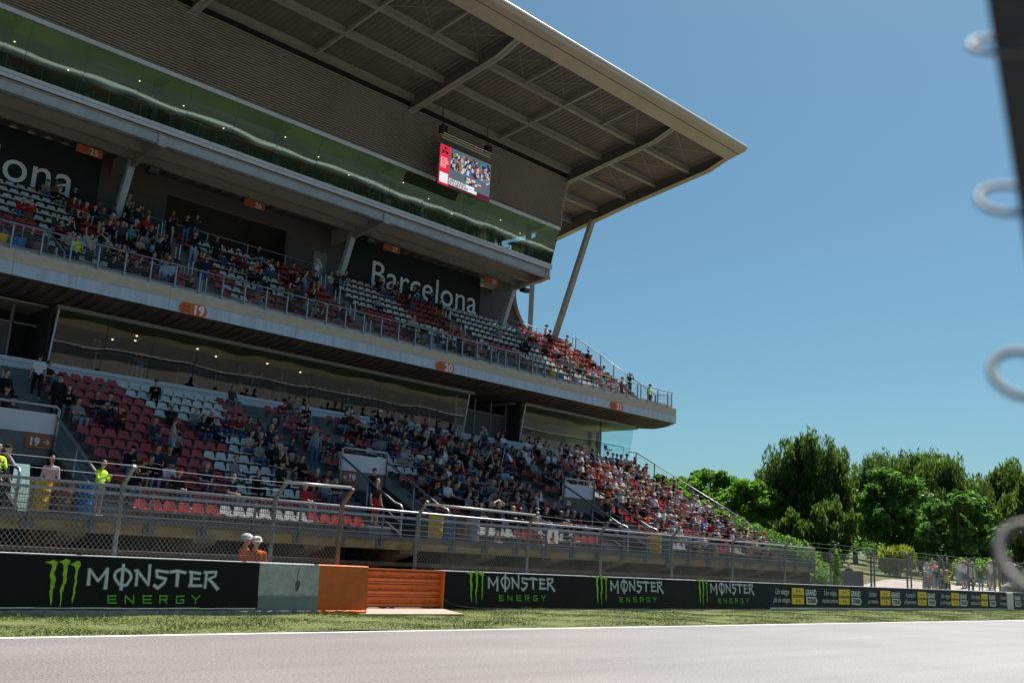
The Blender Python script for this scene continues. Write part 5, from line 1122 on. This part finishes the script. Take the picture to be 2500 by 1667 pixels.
for x, y, p, lab, kk in ((15.6, 42.0, 'stand_phone', 'steward in a yellow hi-vis vest leaning at the balcony railing', dict(top='hi-vis', bot='navy', head='hair_short', hair=0, short_s=True, shorts=False)),
        (56.2, 42.1, 'stand', 'steward in a yellow hi-vis vest at the outer end of the balcony', dict(top='hi-vis', bot='navy', head='cap', headcol='navy')),
        (16.9, 43.9, 'stand_point', 'man in a pale shirt pointing upwards with a raised arm on the upper tier', dict(top='beige', bot='charcoal', head='hair_short', short_s=True, shorts=False, skin=0)),
        (17.0, 46.2, 'stand_phone', 'man in black looking at a phone on the upper tier', dict(top='black', bot='black', head='hair_short')),
        (18.6, 46.4, 'stand_phone', 'man in black top and pale jeans standing on the upper tier', dict(top='black', bot='pale jeans', head='hair_short')),
        (19.6, 46.2, 'stand_cross', 'person with a mint sleeved jacket and black cap on the upper tier', dict(top='teal', bot='black', head='cap', headcol='black')),
        (21.0, 50.3, 'stand_phone', 'man in a patterned pale shirt standing by the first slanted column', dict(top='grey', bot='black', head='hair_short')),
        (23.1, 49.4, 'stand_phone', 'man in black top and cream trousers standing at the rear railing', dict(top='black', bot='beige', head='hair_short', shorts=False)),
        (24.9, 50.2, 'stand_phone', 'person in black and white standing in the dark rear opening', dict(top='charcoal', bot='jeans', head='hair_short')),
        (23.2, 45.6, 'walk', 'man in a grey top bending on the steep upper steps', dict(top='charcoal', bot='navy', head='hair_short', )),
        (25.0, 47.8, 'stand', 'man in an open black jacket on the upper steps', dict(top='black', bot='black', head='hair_short')),
        (14.2, 43.4, 'walk', 'woman in dark coat walking behind the balcony railing', dict(top='charcoal', bot='charcoal', head='hair_long')),
        (15.0, 46.6, 'stand_phone', 'man in a red jacket standing on the upper tier', dict(top='red', bot='brown', head='hair_short', short_s=False)),
        (32.6, 48.0, 'stand_phone', 'woman with a white scarf standing at the upper steps below sign 27', dict(top='white', bot='jeans', head='hair_long')),
        (37.9, 48.9, 'stand_phone', 'man in black tee and jeans standing in front of the city lettering', dict(top='black', bot='jeans', head='hair_short')),
        (40.9, 47.6, 'stand', 'man in black standing before the middle of the city lettering', dict(top='black', bot='brown', head='cap', headcol='black')),
        (37.8, 42.0, 'stand', 'man in a navy jacket at the balcony railing above sign 20', dict(top='navy', bot='black', head='hair_short', short_s=False)),
        (53.0, 46.9, 'stand_cross', 'woman in white top and beige trousers beside the raking strut', dict(top='white', bot='beige', head='hair_long', shorts=False, short_s=False)),
        (55.6, 47.4, 'stand_hips', 'man in black jacket and jeans near the end railing', dict(top='black', bot='jeans', head='hair_short', short_s=False, shorts=False)),
        (57.1, 44.6, 'stand_camera', 'photographer in black standing on the end steps against the sky', dict(top='black', bot='charcoal', head='hair_short', short_s=False, shorts=False)),
        (53.0, 42.1, 'stand_phone', 'man in a maroon jacket at the balcony railing near sign 21', dict(top='maroon', bot='black', head='cap', headcol='black'))):
    st(p, x, y, balz(y), rp.uniform(-.4, .4) * (.3 if 'hi-vis' in lab else 1), label=lab, **kk)
for k in range(22):
    j = rp.randrange(0, 9); x = 13.5 + rp.random() ** 1.3 * 20
    if not in_any(x, BVOM): st(rp.choice(['stand', 'stand_phone', 'stand_cross', 'stand_hips', 'stand_camera', 'walk']), x, bal_y(j) + .12, bal_z(j), rp.uniform(-.9, .9), where=bal_where(x), group='spectators standing in the upper tier')
# gallery and deck guests
for k in range(20):
    x = 17 + rp.random() * 21.5; st(rp.choice(['stand', 'stand_cross', 'stand_phone', 'stand_hips']), x, 44.5 + rp.random() * 1.6, 8.6, rp.uniform(-1, 1), where='behind the dark lower gallery glass', group='guests behind the lower gallery glass')
for k in range(22):
    x = 33 + rp.random() * 14.5; st(rp.choice(['stand', 'stand_cross', 'stand_phone']), x, 46.1 + rp.random() * 1.5, 21.63, rp.uniform(-1.5, 1.5), where='behind the green upper deck glass', group='guests behind the upper deck glass', top=rp.choice(['white', 'black', 'red', 'grey', 'charcoal']))
for x in (19.7, 20.9): st('stand_phone', x, 46.2, 21.63, .5, where='behind the green upper deck glass', group='guests behind the upper deck glass')
# marshals
st('stand_cross', aty(600, 1340, 22.6)[0], 22.6, 0, .7, top='orange', bot='orange', head='helmet', headcol='white', short_s=False, shorts=False, label='marshal in orange overalls and white helmet behind the barrier, rear one', scale=1.0, hair=0)
st('stand', aty(621, 1345, 22.2)[0], 22.15, 0, -.35, top='orange', bot='orange', head='helmet', headcol='white', short_s=False, shorts=False, label='marshal in orange overalls with a yellow headlamp on a white helmet', scale=.97, hair=0)
# people beyond the far fence
def bankz(x, y): return .02 + bank(x, y)
for k in range(52):
    u_ = 2235 + rp.random() ** .8 * 300; y = 25.0 + rp.random() * 5.5; x = aty(u_, 1400, y)[0]
    if x < 63 or x > 120: continue
    st(rp.choice(['stand', 'stand_hips', 'stand_cross', 'stand_camera', 'stand_phone', 'stand_head']), x, y, bankz(x, y), -1.1 + rp.uniform(-.6, .6), where='on the pale path behind the fence', group='people standing on the path behind the fence', top=wpick(TOPS_SUN), sun=True)
st('stand', 62.4, 25.6, bankz(62.4, 25.6), -.8, top='light blue', bot='black', head='hair_short', hair=2, short_s=True, label='boy in a pale blue striped shirt standing at the second fence', scale=.72)
st('stand', 66.5, 32.5, bankz(66.5, 32.5), -.8, top='navy', bot='beige', head='hair_short', label='lone man in navy on the grass edge away from the group')
vis = [d for d in POOL if inframe((d['loc'][0], d['loc'][1], d['loc'][2] + .8), 20)]
vis.sort(key=lambda d: -d['pri'] * 1000 + np.linalg.norm(np.array(d['loc']) - CAMP))
def mats_of(d):
    sk = SKIN[d['skin']]; tp = CM[d['top']]; bt = CM[d['bot']]; return [sk, tp, sk if d['short'] else tp, bt, sk if d['shorts'] else bt, SHOE[0] if (hash(d['top']) + d['skin']) % 2 else SHOE[1]]
def head_mat(d): return HAIR[d['hair']] if d['head'].startswith('hair') else (SHOE[0] if d['head'] == 'helmet' else CM[d['headcol']])
from collections import Counter
for d in vis[:300]:
    o = bpy.data.objects.new('person', BODY[d['pose']]); COL.objects.link(o); o.location = d['loc']; o.rotation_euler = (0, 0, d['rz']); o.scale = (d['scale'] * (1.18 if d['head'] == 'helmet' else 1),) * 2 + (d['scale'],)
    for s, m in zip(o.material_slots, mats_of(d)): s.link = 'OBJECT'; s.material = m
    lab = d['label'] or auto_label(d); tag(o, lab, 'person', d['group'] or ('people with a single description' if d['label'] is None else None))
    h = bpy.data.objects.new(HEADW[d['head']][0], HEADMESH[d['head']]); COL.objects.link(h); h.parent = o; h.matrix_local = HEADM[d['pose']]
    h.material_slots[0].link = 'OBJECT'; h.material_slots[0].material = head_mat(d)
    if 'headlamp' in lab:
        l = MB().box(-.03, .03, -.20, -.15, .07, .12).build('headlamp', CM['yellow']); l.parent = o; l.matrix_local = HEADM[d['pose']]
    if 'hi-vis' in lab and d['pose'].startswith('stand'):
        q = MB(); P_ = POSES[d['pose']][0]
        for z in (1.02, 1.12): q.tube([(.19 * math.cos(a), -.0 + .135 * math.sin(a) - .0, z) for a in [i * math.pi / 8 for i in range(17)]], .014, 5)
        l = q.build('reflective_stripe', SHOE[0]); l.parent = o
    if 'backpack' in lab:
        l = MB().bbox(-.16, .16, .11, .30, 1.0, 1.45, .06).build('backpack', CM['black']); l.parent = o
# everybody else: one crowd
allm = SKIN + SHOE + HAIR + list(CM.values()); mi = {m.name: i for i, m in enumerate(allm)}; cv_, cf_, cm_ = [], [], []; off = 0
GEO = {}
def geo(me):
    if me.name not in GEO:
        v = np.empty(len(me.vertices) * 3); me.vertices.foreach_get('co', v); GEO[me.name] = (v.reshape(-1, 3), [tuple(p.vertices) for p in me.polygons], [p.material_index for p in me.polygons])
    return GEO[me.name]
for d in vis[300:]:
    ps = d['pose'] if d['pose'] in BODY_LOW else 'sit_lap'
    Mx = Matrix.Translation(d['loc']) @ Matrix.Rotation(d['rz'], 4, 'Z') @ Matrix.Scale(d['scale'], 4)
    for me, Mm, ms in ((BODY_LOW[ps], Mx, mats_of(d)), (HEADMESH[d['head']], Mx @ HEADM[ps], [head_mat(d)])):
        v, f, k = geo(me); A = np.array(Mm); cv_.append(v @ A[:3, :3].T + A[:3, 3]); cf_ += [tuple(i + off for i in q) for q in f]; cm_ += [mi[ms[q].name] for q in k]; off += len(v)
if cv_:
    me = bpy.data.meshes.new('crowd'); me.from_pydata(np.concatenate(cv_).tolist(), [], cf_)
    for m in allm: me.materials.append(m)
    me.polygons.foreach_set('material_index', cm_); me.polygons.foreach_set('use_smooth', [True] * len(cf_)); me.update()
    tag(link('crowd', me), 'dense crowd of sunlit and shaded spectators filling the far end of the tiers', 'crowd', kind='stuff')
print('PEOPLE', len(POOL), len(vis), 'crowd faces', len(cf_))
# flag and umbrellas in the crowd
T = empty('flag', (38.6, 36.2, low_z(6)), 'blue, white and red tricolour flag held up in the shaded crowd', 'flag')
fx, fy, fz = 36.9, 37.2, low_z(7) + 1.0
MB().tube([(fx, fy, fz - .3), (fx + .15, fy - .1, fz + .95)], .012, 5).build('pole', m_post_white, T)
for k, c in enumerate(((.01, .045, .26), (.66, .66, .68), (.45, .02, .02))):
    b = MB(); vs = []
    for r in range(4):
        for c2 in range(4): uu = (k + c2 / 3) * .34; vv = r / 3 * .85; vs.append((fx + .12 + uu * .85 + vv * .28, fy - .05 + .05 * math.sin(uu * 5 + vv * 3), fz + .95 - uu * .55 - vv * .65 + vv * .1))
    b.add(vs, [(r * 4 + q, r * 4 + q + 1, (r + 1) * 4 + q + 1, (r + 1) * 4 + q) for r in range(3) for q in range(3)]); b.build('stripe', M('flag_%d' % k, c, .7), T, smooth=True)
b = MB().bbox(23.0, 24.0, 29.85, 30.44, 2.1, 2.42, .02); tag(b.build('concrete_step', m_conc), 'low concrete block step under the man in red shorts', 'step')
# ---------------------------------------------------------------- vegetation
def leaf_mat(name, c):
    m = M(name, c, .5, spec=.35); n = m.node_tree; b = n.nodes['Principled BSDF']; t = n.nodes.new('ShaderNodeBsdfTranslucent'); t.inputs[0].default_value = (min(1, c[0] * 2.3), min(1, c[1] * 2.3), c[2] * 1.3, 1)
    x = n.nodes.new('ShaderNodeMixShader'); x.inputs[0].default_value = .5; n.links.new(b.outputs[0], x.inputs[1]); n.links.new(t.outputs[0], x.inputs[2]); n.links.new(x.outputs[0], n.nodes['Material Output'].inputs['Surface']); return m
def leaf_mats(name, cols): return [leaf_mat('%s_%d' % (name, i), c) for i, c in enumerate(cols)]
L_BROAD = leaf_mats('broad_leaf', ((.065, .15, .018), (.10, .20, .028), (.045, .11, .016), (.15, .25, .045)))
L_DARK = leaf_mats('dark_leaf', ((.045, .11, .024), (.08, .165, .04), (.03, .08, .018), (.12, .21, .06)))
L_PINE = leaf_mats('pine_needle', ((.048, .090, .026), (.085, .130, .038), (.034, .062, .018), (.12, .165, .05)))
L_YEL = leaf_mats('pale_needle', ((.15, .20, .03), (.22, .26, .045), (.10, .15, .02), (.26, .28, .06)))
m_bark = M('bark', (.09, .065, .045), .9, var=.3, vscale=4, bump=.8, bscale=9)
def leaves(name, pts, size, mats, parent, normal_up=.3, long=1.0, droop=0.):
    n = len(pts); P = np.array(pts); d = rng.normal(size=(n, 3)); d[:, 2] += normal_up; d /= np.linalg.norm(d, axis=1)[:, None]
    t = rng.normal(size=(n, 3)); t -= d * np.sum(t * d, 1)[:, None]; t /= np.linalg.norm(t, axis=1)[:, None]; s = np.cross(d, t); sz = size * (.6 + .8 * rng.random(n))[:, None]
    if long > 1.5: t = t * .4 + np.array((0, 0, 1.0)) * .8; t /= np.linalg.norm(t, axis=1)[:, None]; s = np.cross(d, t); s /= np.maximum(np.linalg.norm(s, axis=1)[:, None], 1e-3)
    v = np.stack([P - t * sz * long * .5, P + s * sz * .32, P + t * sz * long * .5, P - s * sz * .32], 1)
    me = bpy.data.meshes.new(name); me.from_pydata(v.reshape(-1, 3).tolist(), [], np.arange(4 * n).reshape(-1, 4).tolist())
    for m in mats: me.materials.append(m)
    me.polygons.foreach_set('material_index', rng.choice(len(mats), n, p=[.4, .3, .2, .1]).astype(int)); me.update(); return tag(link(name, me, parent))
def limbs(name, segs, parent):
    b = MB()
    for pts, r in segs: b.tube(pts, r, 7)
    return b.build(name, m_bark, parent, smooth=True)
def tree(base, h, rad, label, kind='broad', group=None, dens=1.0, trunk=.28):
    x, y, z = base; T = empty('broadleaf_tree' if kind in ('broad', 'dark') else 'pine_tree', base, label, 'tree', group); r = random.Random(int(x * 7 + y * 13)); segs = []; cl = []
    top = V((x + r.uniform(-.3, .3), y + r.uniform(-.3, .3), z + h * .93)); tr = [V((x, y, z - .2))] + [V((x, y, z)).lerp(top, t) + V((r.uniform(-.12, .12), r.uniform(-.12, .12), 0)) * t for t in (.2, .4, .6, .8, 1)]
    segs.append((tr, [trunk, trunk * .85, trunk * .7, trunk * .5, trunk * .3, .04])); nb = 40 if kind != 'pine' else 46
    for k in range(nb):
        t = r.uniform(.16, .97) if kind != 'pine' else r.uniform(.14, .99); p0 = V((x, y, z)).lerp(top, t); a = r.uniform(0, 6.283)
        prof = math.sin(math.pi * min(1, (t * .80 + .17))) ** .7 if kind != 'pine' else (1.06 - t) ** .36 * min(1, .45 + t * 1.2) * (.78 + .22 * math.sin(a * 3 + t * 9))
        L = rad * prof * r.uniform(.55, 1.05); rise = .35 if kind != 'pine' else .55
        p1 = p0 + V((math.cos(a) * L, math.sin(a) * L, L * rise * r.uniform(.4, 1.2))); segs.append(([p0, p0.lerp(p1, .5) - V((0, 0, .05 * L)), p1], [trunk * .32 * (1 - t * .6), trunk * .2 * (1 - t * .6), .02]))
        for q in (.45, .75, 1.0): cl.append((p0.lerp(p1, q) + V((r.uniform(-.1, .1), r.uniform(-.1, .1), r.uniform(-.06, .12))) * rad, (rad * (.17 if kind != 'pine' else .15)) * r.uniform(.45, 1.4)))
    cl.append((top, rad * .2))
    if kind == 'pine':
        for k in range(7):
            t = r.uniform(.55, .97); a = r.uniform(0, 6.28); q0 = V((x, y, z)).lerp(top, t); q1 = q0 + V((math.cos(a) * rad * (1.15 - t) * .9, math.sin(a) * rad * (1.15 - t) * .9, rad * .30)); cl.append((q1, rad * .09)); cl.append((q1 + V((0, 0, rad * .16)), rad * .05)); segs.append(([q0, q1], [.05, .02]))
    limbs('trunk', segs, T); pts = []
    for c, cr in cl:
        n = int((190 if kind != 'pine' else 420) * dens * (cr / (rad * .25)) ** 2); 
        q = rng.normal(size=(n, 3)); q /= np.linalg.norm(q, axis=1)[:, None]; q *= (rng.random(n) ** .45)[:, None] * cr; q[:, 2] = q[:, 2] * (.8 if kind != 'pine' else 2.4); pts.append(q + np.array(c))
    pts = np.concatenate(pts); pts = pts[pts[:, 2] > z + .25]
    mats = {'broad': L_BROAD, 'dark': L_DARK, 'pine': L_PINE}[kind]
    leaves('crown', pts, .30 if kind != 'pine' else .21, mats, T, .4, 1.3 if kind != 'pine' else 2.6); return T
def tree_at(u0, v_top, X, rad, label, kind, **k):
    p = atx(u0, v_top, X); g = bank(p[0], p[1]); tree((p[0], p[1], g), p[2] - g, rad, label, kind, **k)
tree_at(1965, 1104, 88, 5.0, 'tall dark pine, the highest tree right of the grandstand', 'pine', dens=1.5)
tree_at(2018, 1128, 90, 4.2, 'pine growing close against the tallest pine on its track side', 'pine', dens=1.2)
tree_at(1890, 1165, 92, 3.4, 'slim pine leaning beside the tallest pine on its stand side', 'pine')
tree_at(1735, 1148, 98, 4.3, 'bright green plane tree rising above the end of the lower tier', 'broad', dens=1.2)
tree_at(1660, 1160, 104, 3.4, 'bright green tree half hidden by the grandstand end', 'broad')
tree_at(1820, 1178, 84, 3.6, 'rounded green tree just beyond the creeper covered stand end', 'broad', dens=1.2)
tree_at(2085, 1190, 100, 3.0, 'small light tree between the tallest pine and the large leafy tree', 'broad')
tree_at(2180, 1148, 86, 3.9, 'large dense leafy tree in the middle of the row', 'dark', dens=1.6)
tree_at(2240, 1125, 104, 5.0, 'pine behind the large leafy tree with a bare pale trunk', 'pine')
tree_at(2310, 1140, 98, 4.6, 'pine with a spiky top between two leafy trees', 'pine')
tree_at(2345, 1195, 82, 3.3, 'tall leafy tree with pale upright branches near the fence crowd', 'dark', dens=1.4)
tree_at(2150, 1135, 112, 5.0, 'distant pine showing its tip over the leafy trees', 'pine')
tree_at(2440, 1180, 100, 5.0, 'broad dark pine at the right end of the row', 'pine', dens=1.4)
tree_at(2510, 1200, 92, 4.0, 'dark pine cut by the right picture edge', 'pine', dens=1.3)
tree_at(2030, 1250, 80, 2.6, 'low bushy pine in front of the tallest pine', 'pine')
tree_at(1935, 1270, 78, 2.2, 'low olive coloured pine bush at the foot of the tallest pine', 'pine')
tree_at(2590, 1210, 96, 4.5, 'dark pine beyond the right end of the row', 'pine')
# hedge mass behind the trees
pts = []
for k in range(70):
    x = 80 + rng.random() * 60; y = 44 + rng.random() * 30 - (x - 80) * .3; c = np.array((x, y, bank(x, y) + .8 + rng.random() * 2.4)); q = rng.normal(size=(260, 3)); q /= np.linalg.norm(q, axis=1)[:, None]; pts.append(c + q * (rng.random(260) ** .4)[:, None] * np.array((2.2, 2.2, 1.6)))
o = leaves('undergrowth', np.concatenate(pts), .34, L_DARK, None); tag(o, 'dark undergrowth filling the gaps below the row of trees', 'undergrowth', kind='stuff')
def bush(base, rad, label, mats, n=5, dens=700, sz=.16, long=1.3, zs=.8):
    x, y, z = base; T = empty('shrub', base, label, 'shrub'); segs = []; pts = []; r = random.Random(int(x * 31))
    for k in range(n):
        a = r.uniform(0, 6.28); p = V((x + math.cos(a) * rad * .55, y + math.sin(a) * rad * .55, z + rad * zs * r.uniform(.6, 1.3))); segs.append(([V((x, y, z)), p], [.05, .015]))
        q = rng.normal(size=(dens, 3)); q /= np.linalg.norm(q, axis=1)[:, None]; pts.append(np.array(p) + q * (rng.random(dens) ** .4)[:, None] * rad * np.array((.6, .6, .55)))
    limbs('stem', segs, T); pts = np.concatenate(pts); leaves('foliage', pts[pts[:, 2] > z + .05], sz, mats, T, .3, long)
p = atx(2195, 1345, 80); bush((p[0], p[1], bank(p[0], p[1])), 1.5, 'feathery yellow green shrub in front of the leafy trees', L_YEL, 7, 800, .22, 2.4, .9)
p = atx(2375, 1375, 76); bush((p[0], p[1], bank(p[0], p[1])), 1.3, 'small bright leafy shrub behind the fence crowd', L_BROAD, 5, 500)
# creeper over the end of the lower tier
T = empty('creeper', (56, 31, 0), 'lush green creeper tumbling over the open end of the lower tier', 'creeper'); pts = []; segs = []
path = [(55.5, 38.5, 5.9, .7), (55.7, 37.2, 5.3, .7), (55.8, 36.0, 4.7, .75), (55.9, 34.8, 4.2, .85), (56.0, 33.6, 3.7, .95), (56.1, 32.6, 3.3, 1.0), (56.2, 31.6, 2.9, 1.1), (56.4, 30.8, 2.6, 1.2), (56.8, 30.4, 2.0, 1.3), (57.2, 30.2, 1.3, 1.4), (57.8, 30.0, .8, 1.4), (56.6, 29.6, .9, 1.2), (58.9, 30.2, .7, 1.2), (56.2, 33, 1.6, 1.3), (56.4, 35.5, 2.2, 1.5), (60.0, 30.2, .6, .9), (55.9, 29.2, 1.2, .8), (55.6, 39.6, 6.6, .6), (55.4, 40.5, 7.2, .5)]
for x, y, z, r_ in path:
    q = rng.normal(size=(760, 3)); q /= np.linalg.norm(q, axis=1)[:, None]; pts.append(np.array((x, y, z)) + q * (rng.random(760) ** .35)[:, None] * r_ * np.array((.85, 1, .85)))
segs.append(([(57, 31, 0), (56.6, 31.2, 1.2), (56, 32, 2.8), (55.8, 35, 4.2), (55.5, 39, 6.0)], [.08, .07, .05, .04, .02])); limbs('stem', segs, T); leaves('foliage', np.concatenate(pts), .17, L_BROAD, T, .4, 1.2)
T = empty('creeper', (43.7, 22.3, 1), 'thin creeper hanging on the long chain link fence', 'creeper'); q = rng.normal(size=(420, 3)) * np.array((.22, .06, .55)) + np.array((44.3, 22.25, 1.9)); leaves('foliage', q[q[:, 2] > 1.05], .11, L_BROAD, T, .3, 1.2); limbs('stem', [([(44.1, 22.3, 0), (44.2, 22.3, 1.5), (44.4, 22.25, 2.6)], [.02, .015, .008])], T)
# rocks by the path
for k in range(14):
    x = 72 + k * 2.1 + rp.uniform(-.6, .6); y = 24.2 + rp.uniform(-.5, .5); bm = bmesh.new(); bmesh.ops.create_icosphere(bm, subdivisions=2, radius=1)
    sx, sy, sz = rp.uniform(.4, .9), rp.uniform(.3, .6), rp.uniform(.25, .5)
    for v in bm.verts: f = 1 + .22 * math.sin(v.co.x * 4 + k) * math.cos(v.co.y * 5 + k * 2) + rp.uniform(-.09, .09); v.co = (v.co.x * sx * f, v.co.y * sy * f, v.co.z * sz * f)
    me = bpy.data.meshes.new('boulder'); bm.to_mesh(me); bm.free(); me.materials.append(m_rock); o = link('boulder', me); o.location = (x, y, bank(x, y) + sz * .35); tag(o, 'pale boulder in the row edging the path behind the fence', 'boulder', 'boulders along the path')
b = MB(); b.box(45.6, 48.6, 23.0, 23.1, 0, 1.80); o = b.build('screen_panel', M('grey_netting', (.10, .09, .09), .9)); tag(o, 'dark grey netting panel behind the long fence near the creeper', 'panel')
# ---------------------------------------------------------------- near the camera: fence post with coiled wire
def cam_pt(u, v, d): return V(CAMP + ray(u, v) * d)
DN = 1.05
pa, pb_ = cam_pt(2655, 1000, DN + .06), cam_pt(2476, -160, DN + .06)
T = empty('fence_post', (pa.x, pa.y, 0), 'dark cranked fence post with wire loops close to the lens at the right edge', 'post')
MB().bar(pa, pb_, .05, .05, up=(0, 1, 0)).build('cranked_arm', m_black, T)
MB().bar((pa.x, pa.y, 0), pa, .06, .06).build('shaft', m_black, T)
MB().box(pa.x - .06, pa.x + .06, pa.y - .06, pa.y + .06, 0, .012).build('base_plate', m_black, T)
def near_wire(cu_, cv, ru, rv, d, tilt):
    q = []
    for k in range(21):
        a = math.radians(25 + k * 310 / 20); q.append(cam_pt(cu_ + ru * math.cos(a) - tilt * rv * math.sin(a), cv - rv * math.sin(a), d + .03 * math.sin(a)))
    return q
m_loop = M('wire_loop_steel', (.085, .082, .08), .6, metal=.2, var=.4, vscale=25)
for cu_, cv, ru, rv, w in ((2452, 112, 84, 20, .0028), (2462, 488, 74, 34, .0030), (2502, 915, 80, 56, .0040), (2535, 1368, 92, 86, .0062)):
    MB().tube(near_wire(cu_, cv, ru, rv, DN, .35), w, 8).build('wire_loop', m_loop, T, smooth=True)
# ---------------------------------------------------------------- the pit side, behind the camera (seen only in the glass)
PB = empty('pit_building', (30, -48, 0), 'long pit building with dark green facade and pale rounded roof edge opposite the stand', 'building')
MB().box(-160, 260, -62, -38, 0, 13.6).build('facade', M('pit_facade', (.12, .165, .10), .6, var=.55, vscale=.10), PB)
MB().box(-160, 260, -37.99, -37.5, 5.2, 6.0).build('balcony_band', m_white_strip, PB)
b = MB(); b.prism_x([(-37.0 + .5 * math.cos(math.radians(a)) - .3, 14.2 + .45 * math.sin(math.radians(a))) for a in range(-90, 91, 20)] + [(-38.2, 14.65), (-38.2, 13.75)], -160, 260); b.build('roof_edge', M('pale_roof', (.60, .61, .61), .5), PB)
MB().box(-160, 260, -62, -38.3, 13.7, 14.4).build('roof', M('pit_roof', (.045, .055, .04), .8, var=.4, vscale=.1), PB)
for k in range(16): MB().box(-60 + k * 14, -54 + k * 14, -38.02, -37.97, 0, 4.2).build('garage_door', m_steel_dark, PB)
PW = empty('pit_wall', (30, -12.3, 0), 'low white topped pit wall on the far side of the track', 'wall')
MB().bbox(-120, 260, -12.6, -12.2, 0, 1.05, .03).build('wall_body', m_wall_raw, PW); MB().box(-120, 260, -12.62, -12.18, 1.052, 1.10).build('cap', m_hem, PW)
b = MB(); N = 60; vs = []
for r, (y, z) in enumerate(((-150, -.5), (-190, 12), (-240, 26), (-330, 40), (-480, 48))):
    for k in range(N + 1): x = -500 + k * 1100 / N; vs.append((x, y + 18 * math.sin(k * .7 + r), z + (6 * math.sin(k * .45 + r * 1.3) + 3 * math.sin(k * 1.3)) * (r > 0)))
b.add(vs, [(r * (N + 1) + k, (r + 1) * (N + 1) + k, (r + 1) * (N + 1) + k + 1, r * (N + 1) + k + 1) for r in range(4) for k in range(N)]); b.build('wooded_hills', M('hill_forest', (.022, .045, .012), .95, col2=(.06, .085, .025), vscale=.06, detail=8), kind='structure', smooth=True)
# ---------------------------------------------------------------- hierarchy: main parts of the stand and their pieces
def regroup(part_name, new_name, names):
    part = next(o for o in G.children if o.name.split('.')[0] == part_name); part.name = new_name
    for o in list(G.children):
        if o is not part and o.name.split('.')[0] in names: o.parent = part; o.matrix_parent_inverse = Matrix.Identity(4)
    return part
LOWT = regroup('front_walkway', 'lower_tier', {'terrace_step', 'aisle_stairs', 'edge_beam', 'corbel', 'lower_beam', 'pillar', 'entrance_parapet', 'entrance_back', 'entrance_cheek', 'end_wall', 'end_stringer', 'back_of_void'})
UPT = regroup('balcony_slab', 'upper_tier', {'balcony_step', 'balcony_soffit', 'fascia_panel', 'upstand_panel', 'balcony_end_upstand', 'balcony_kerb', 'drain_spout', 'spout_flange', 'balcony_walkway', 'banner_wall', 'shutter_wall', 'opening_back', 'opening_lintel', 'shutter_ribs', 'back_door', 'end_panel', 'curved_fin', 'fin_edge', 'slanted_column', 'column_head'})
for o in list(G.children):
    if o.name.split('.')[0] in ('seat', 'seat_rows'):
        o.parent = UPT if (o.name.startswith('seat.') or o.name == 'seat') and o.location.z > 11 else LOWT; o.matrix_parent_inverse = Matrix.Identity(4)
for o in list(LOWT.children):
    if o.name.startswith('aisle_stairs') and max(v.co.z for v in o.data.vertices) > 11: o.parent = UPT; o.matrix_parent_inverse = Matrix.Identity(4)
regroup('gallery_floor', 'lower_gallery', {'gallery_sill', 'gallery_back_wall', 'gallery_ceiling', 'glass_pane', 'clear_glass_pane', 'glass_head_rail', 'glass_jamb', 'glass_mullion', 'room_pillar', 'wall_monitor', 'gallery_handrail', 'gallery_baluster', 'recess_wall', 'recess_cheek', 'door_frame', 'door_transom', 'door_leaf'})
regroup('deck_slab', 'upper_deck', {'deck_fascia', 'fascia_joint', 'edge_girder', 'deck_girder', 'deck_ribs', 'cross_beam', 'beam_bracket', 'end_flange', 'deck_end_fascia', 'deck_back_wall', 'deck_ceiling', 'deck_floor', 'deck_glass_pane', 'glass_joint', 'deck_end_glass', 'deck_column', 'column_bracket', 'deck_handrail', 'deck_baluster', 'head_fascia', 'ceiling_lamp', 'cladding_end'})
regroup('roof_top', 'roof', {'roof_sheet', 'roof_nose', 'nose_joint', 'purlin', 'roof_beam_web', 'roof_beam_flange', 'roof_tie', 'brace_rod', 'raking_strut', 'rear_pole', 'strut_footing'})
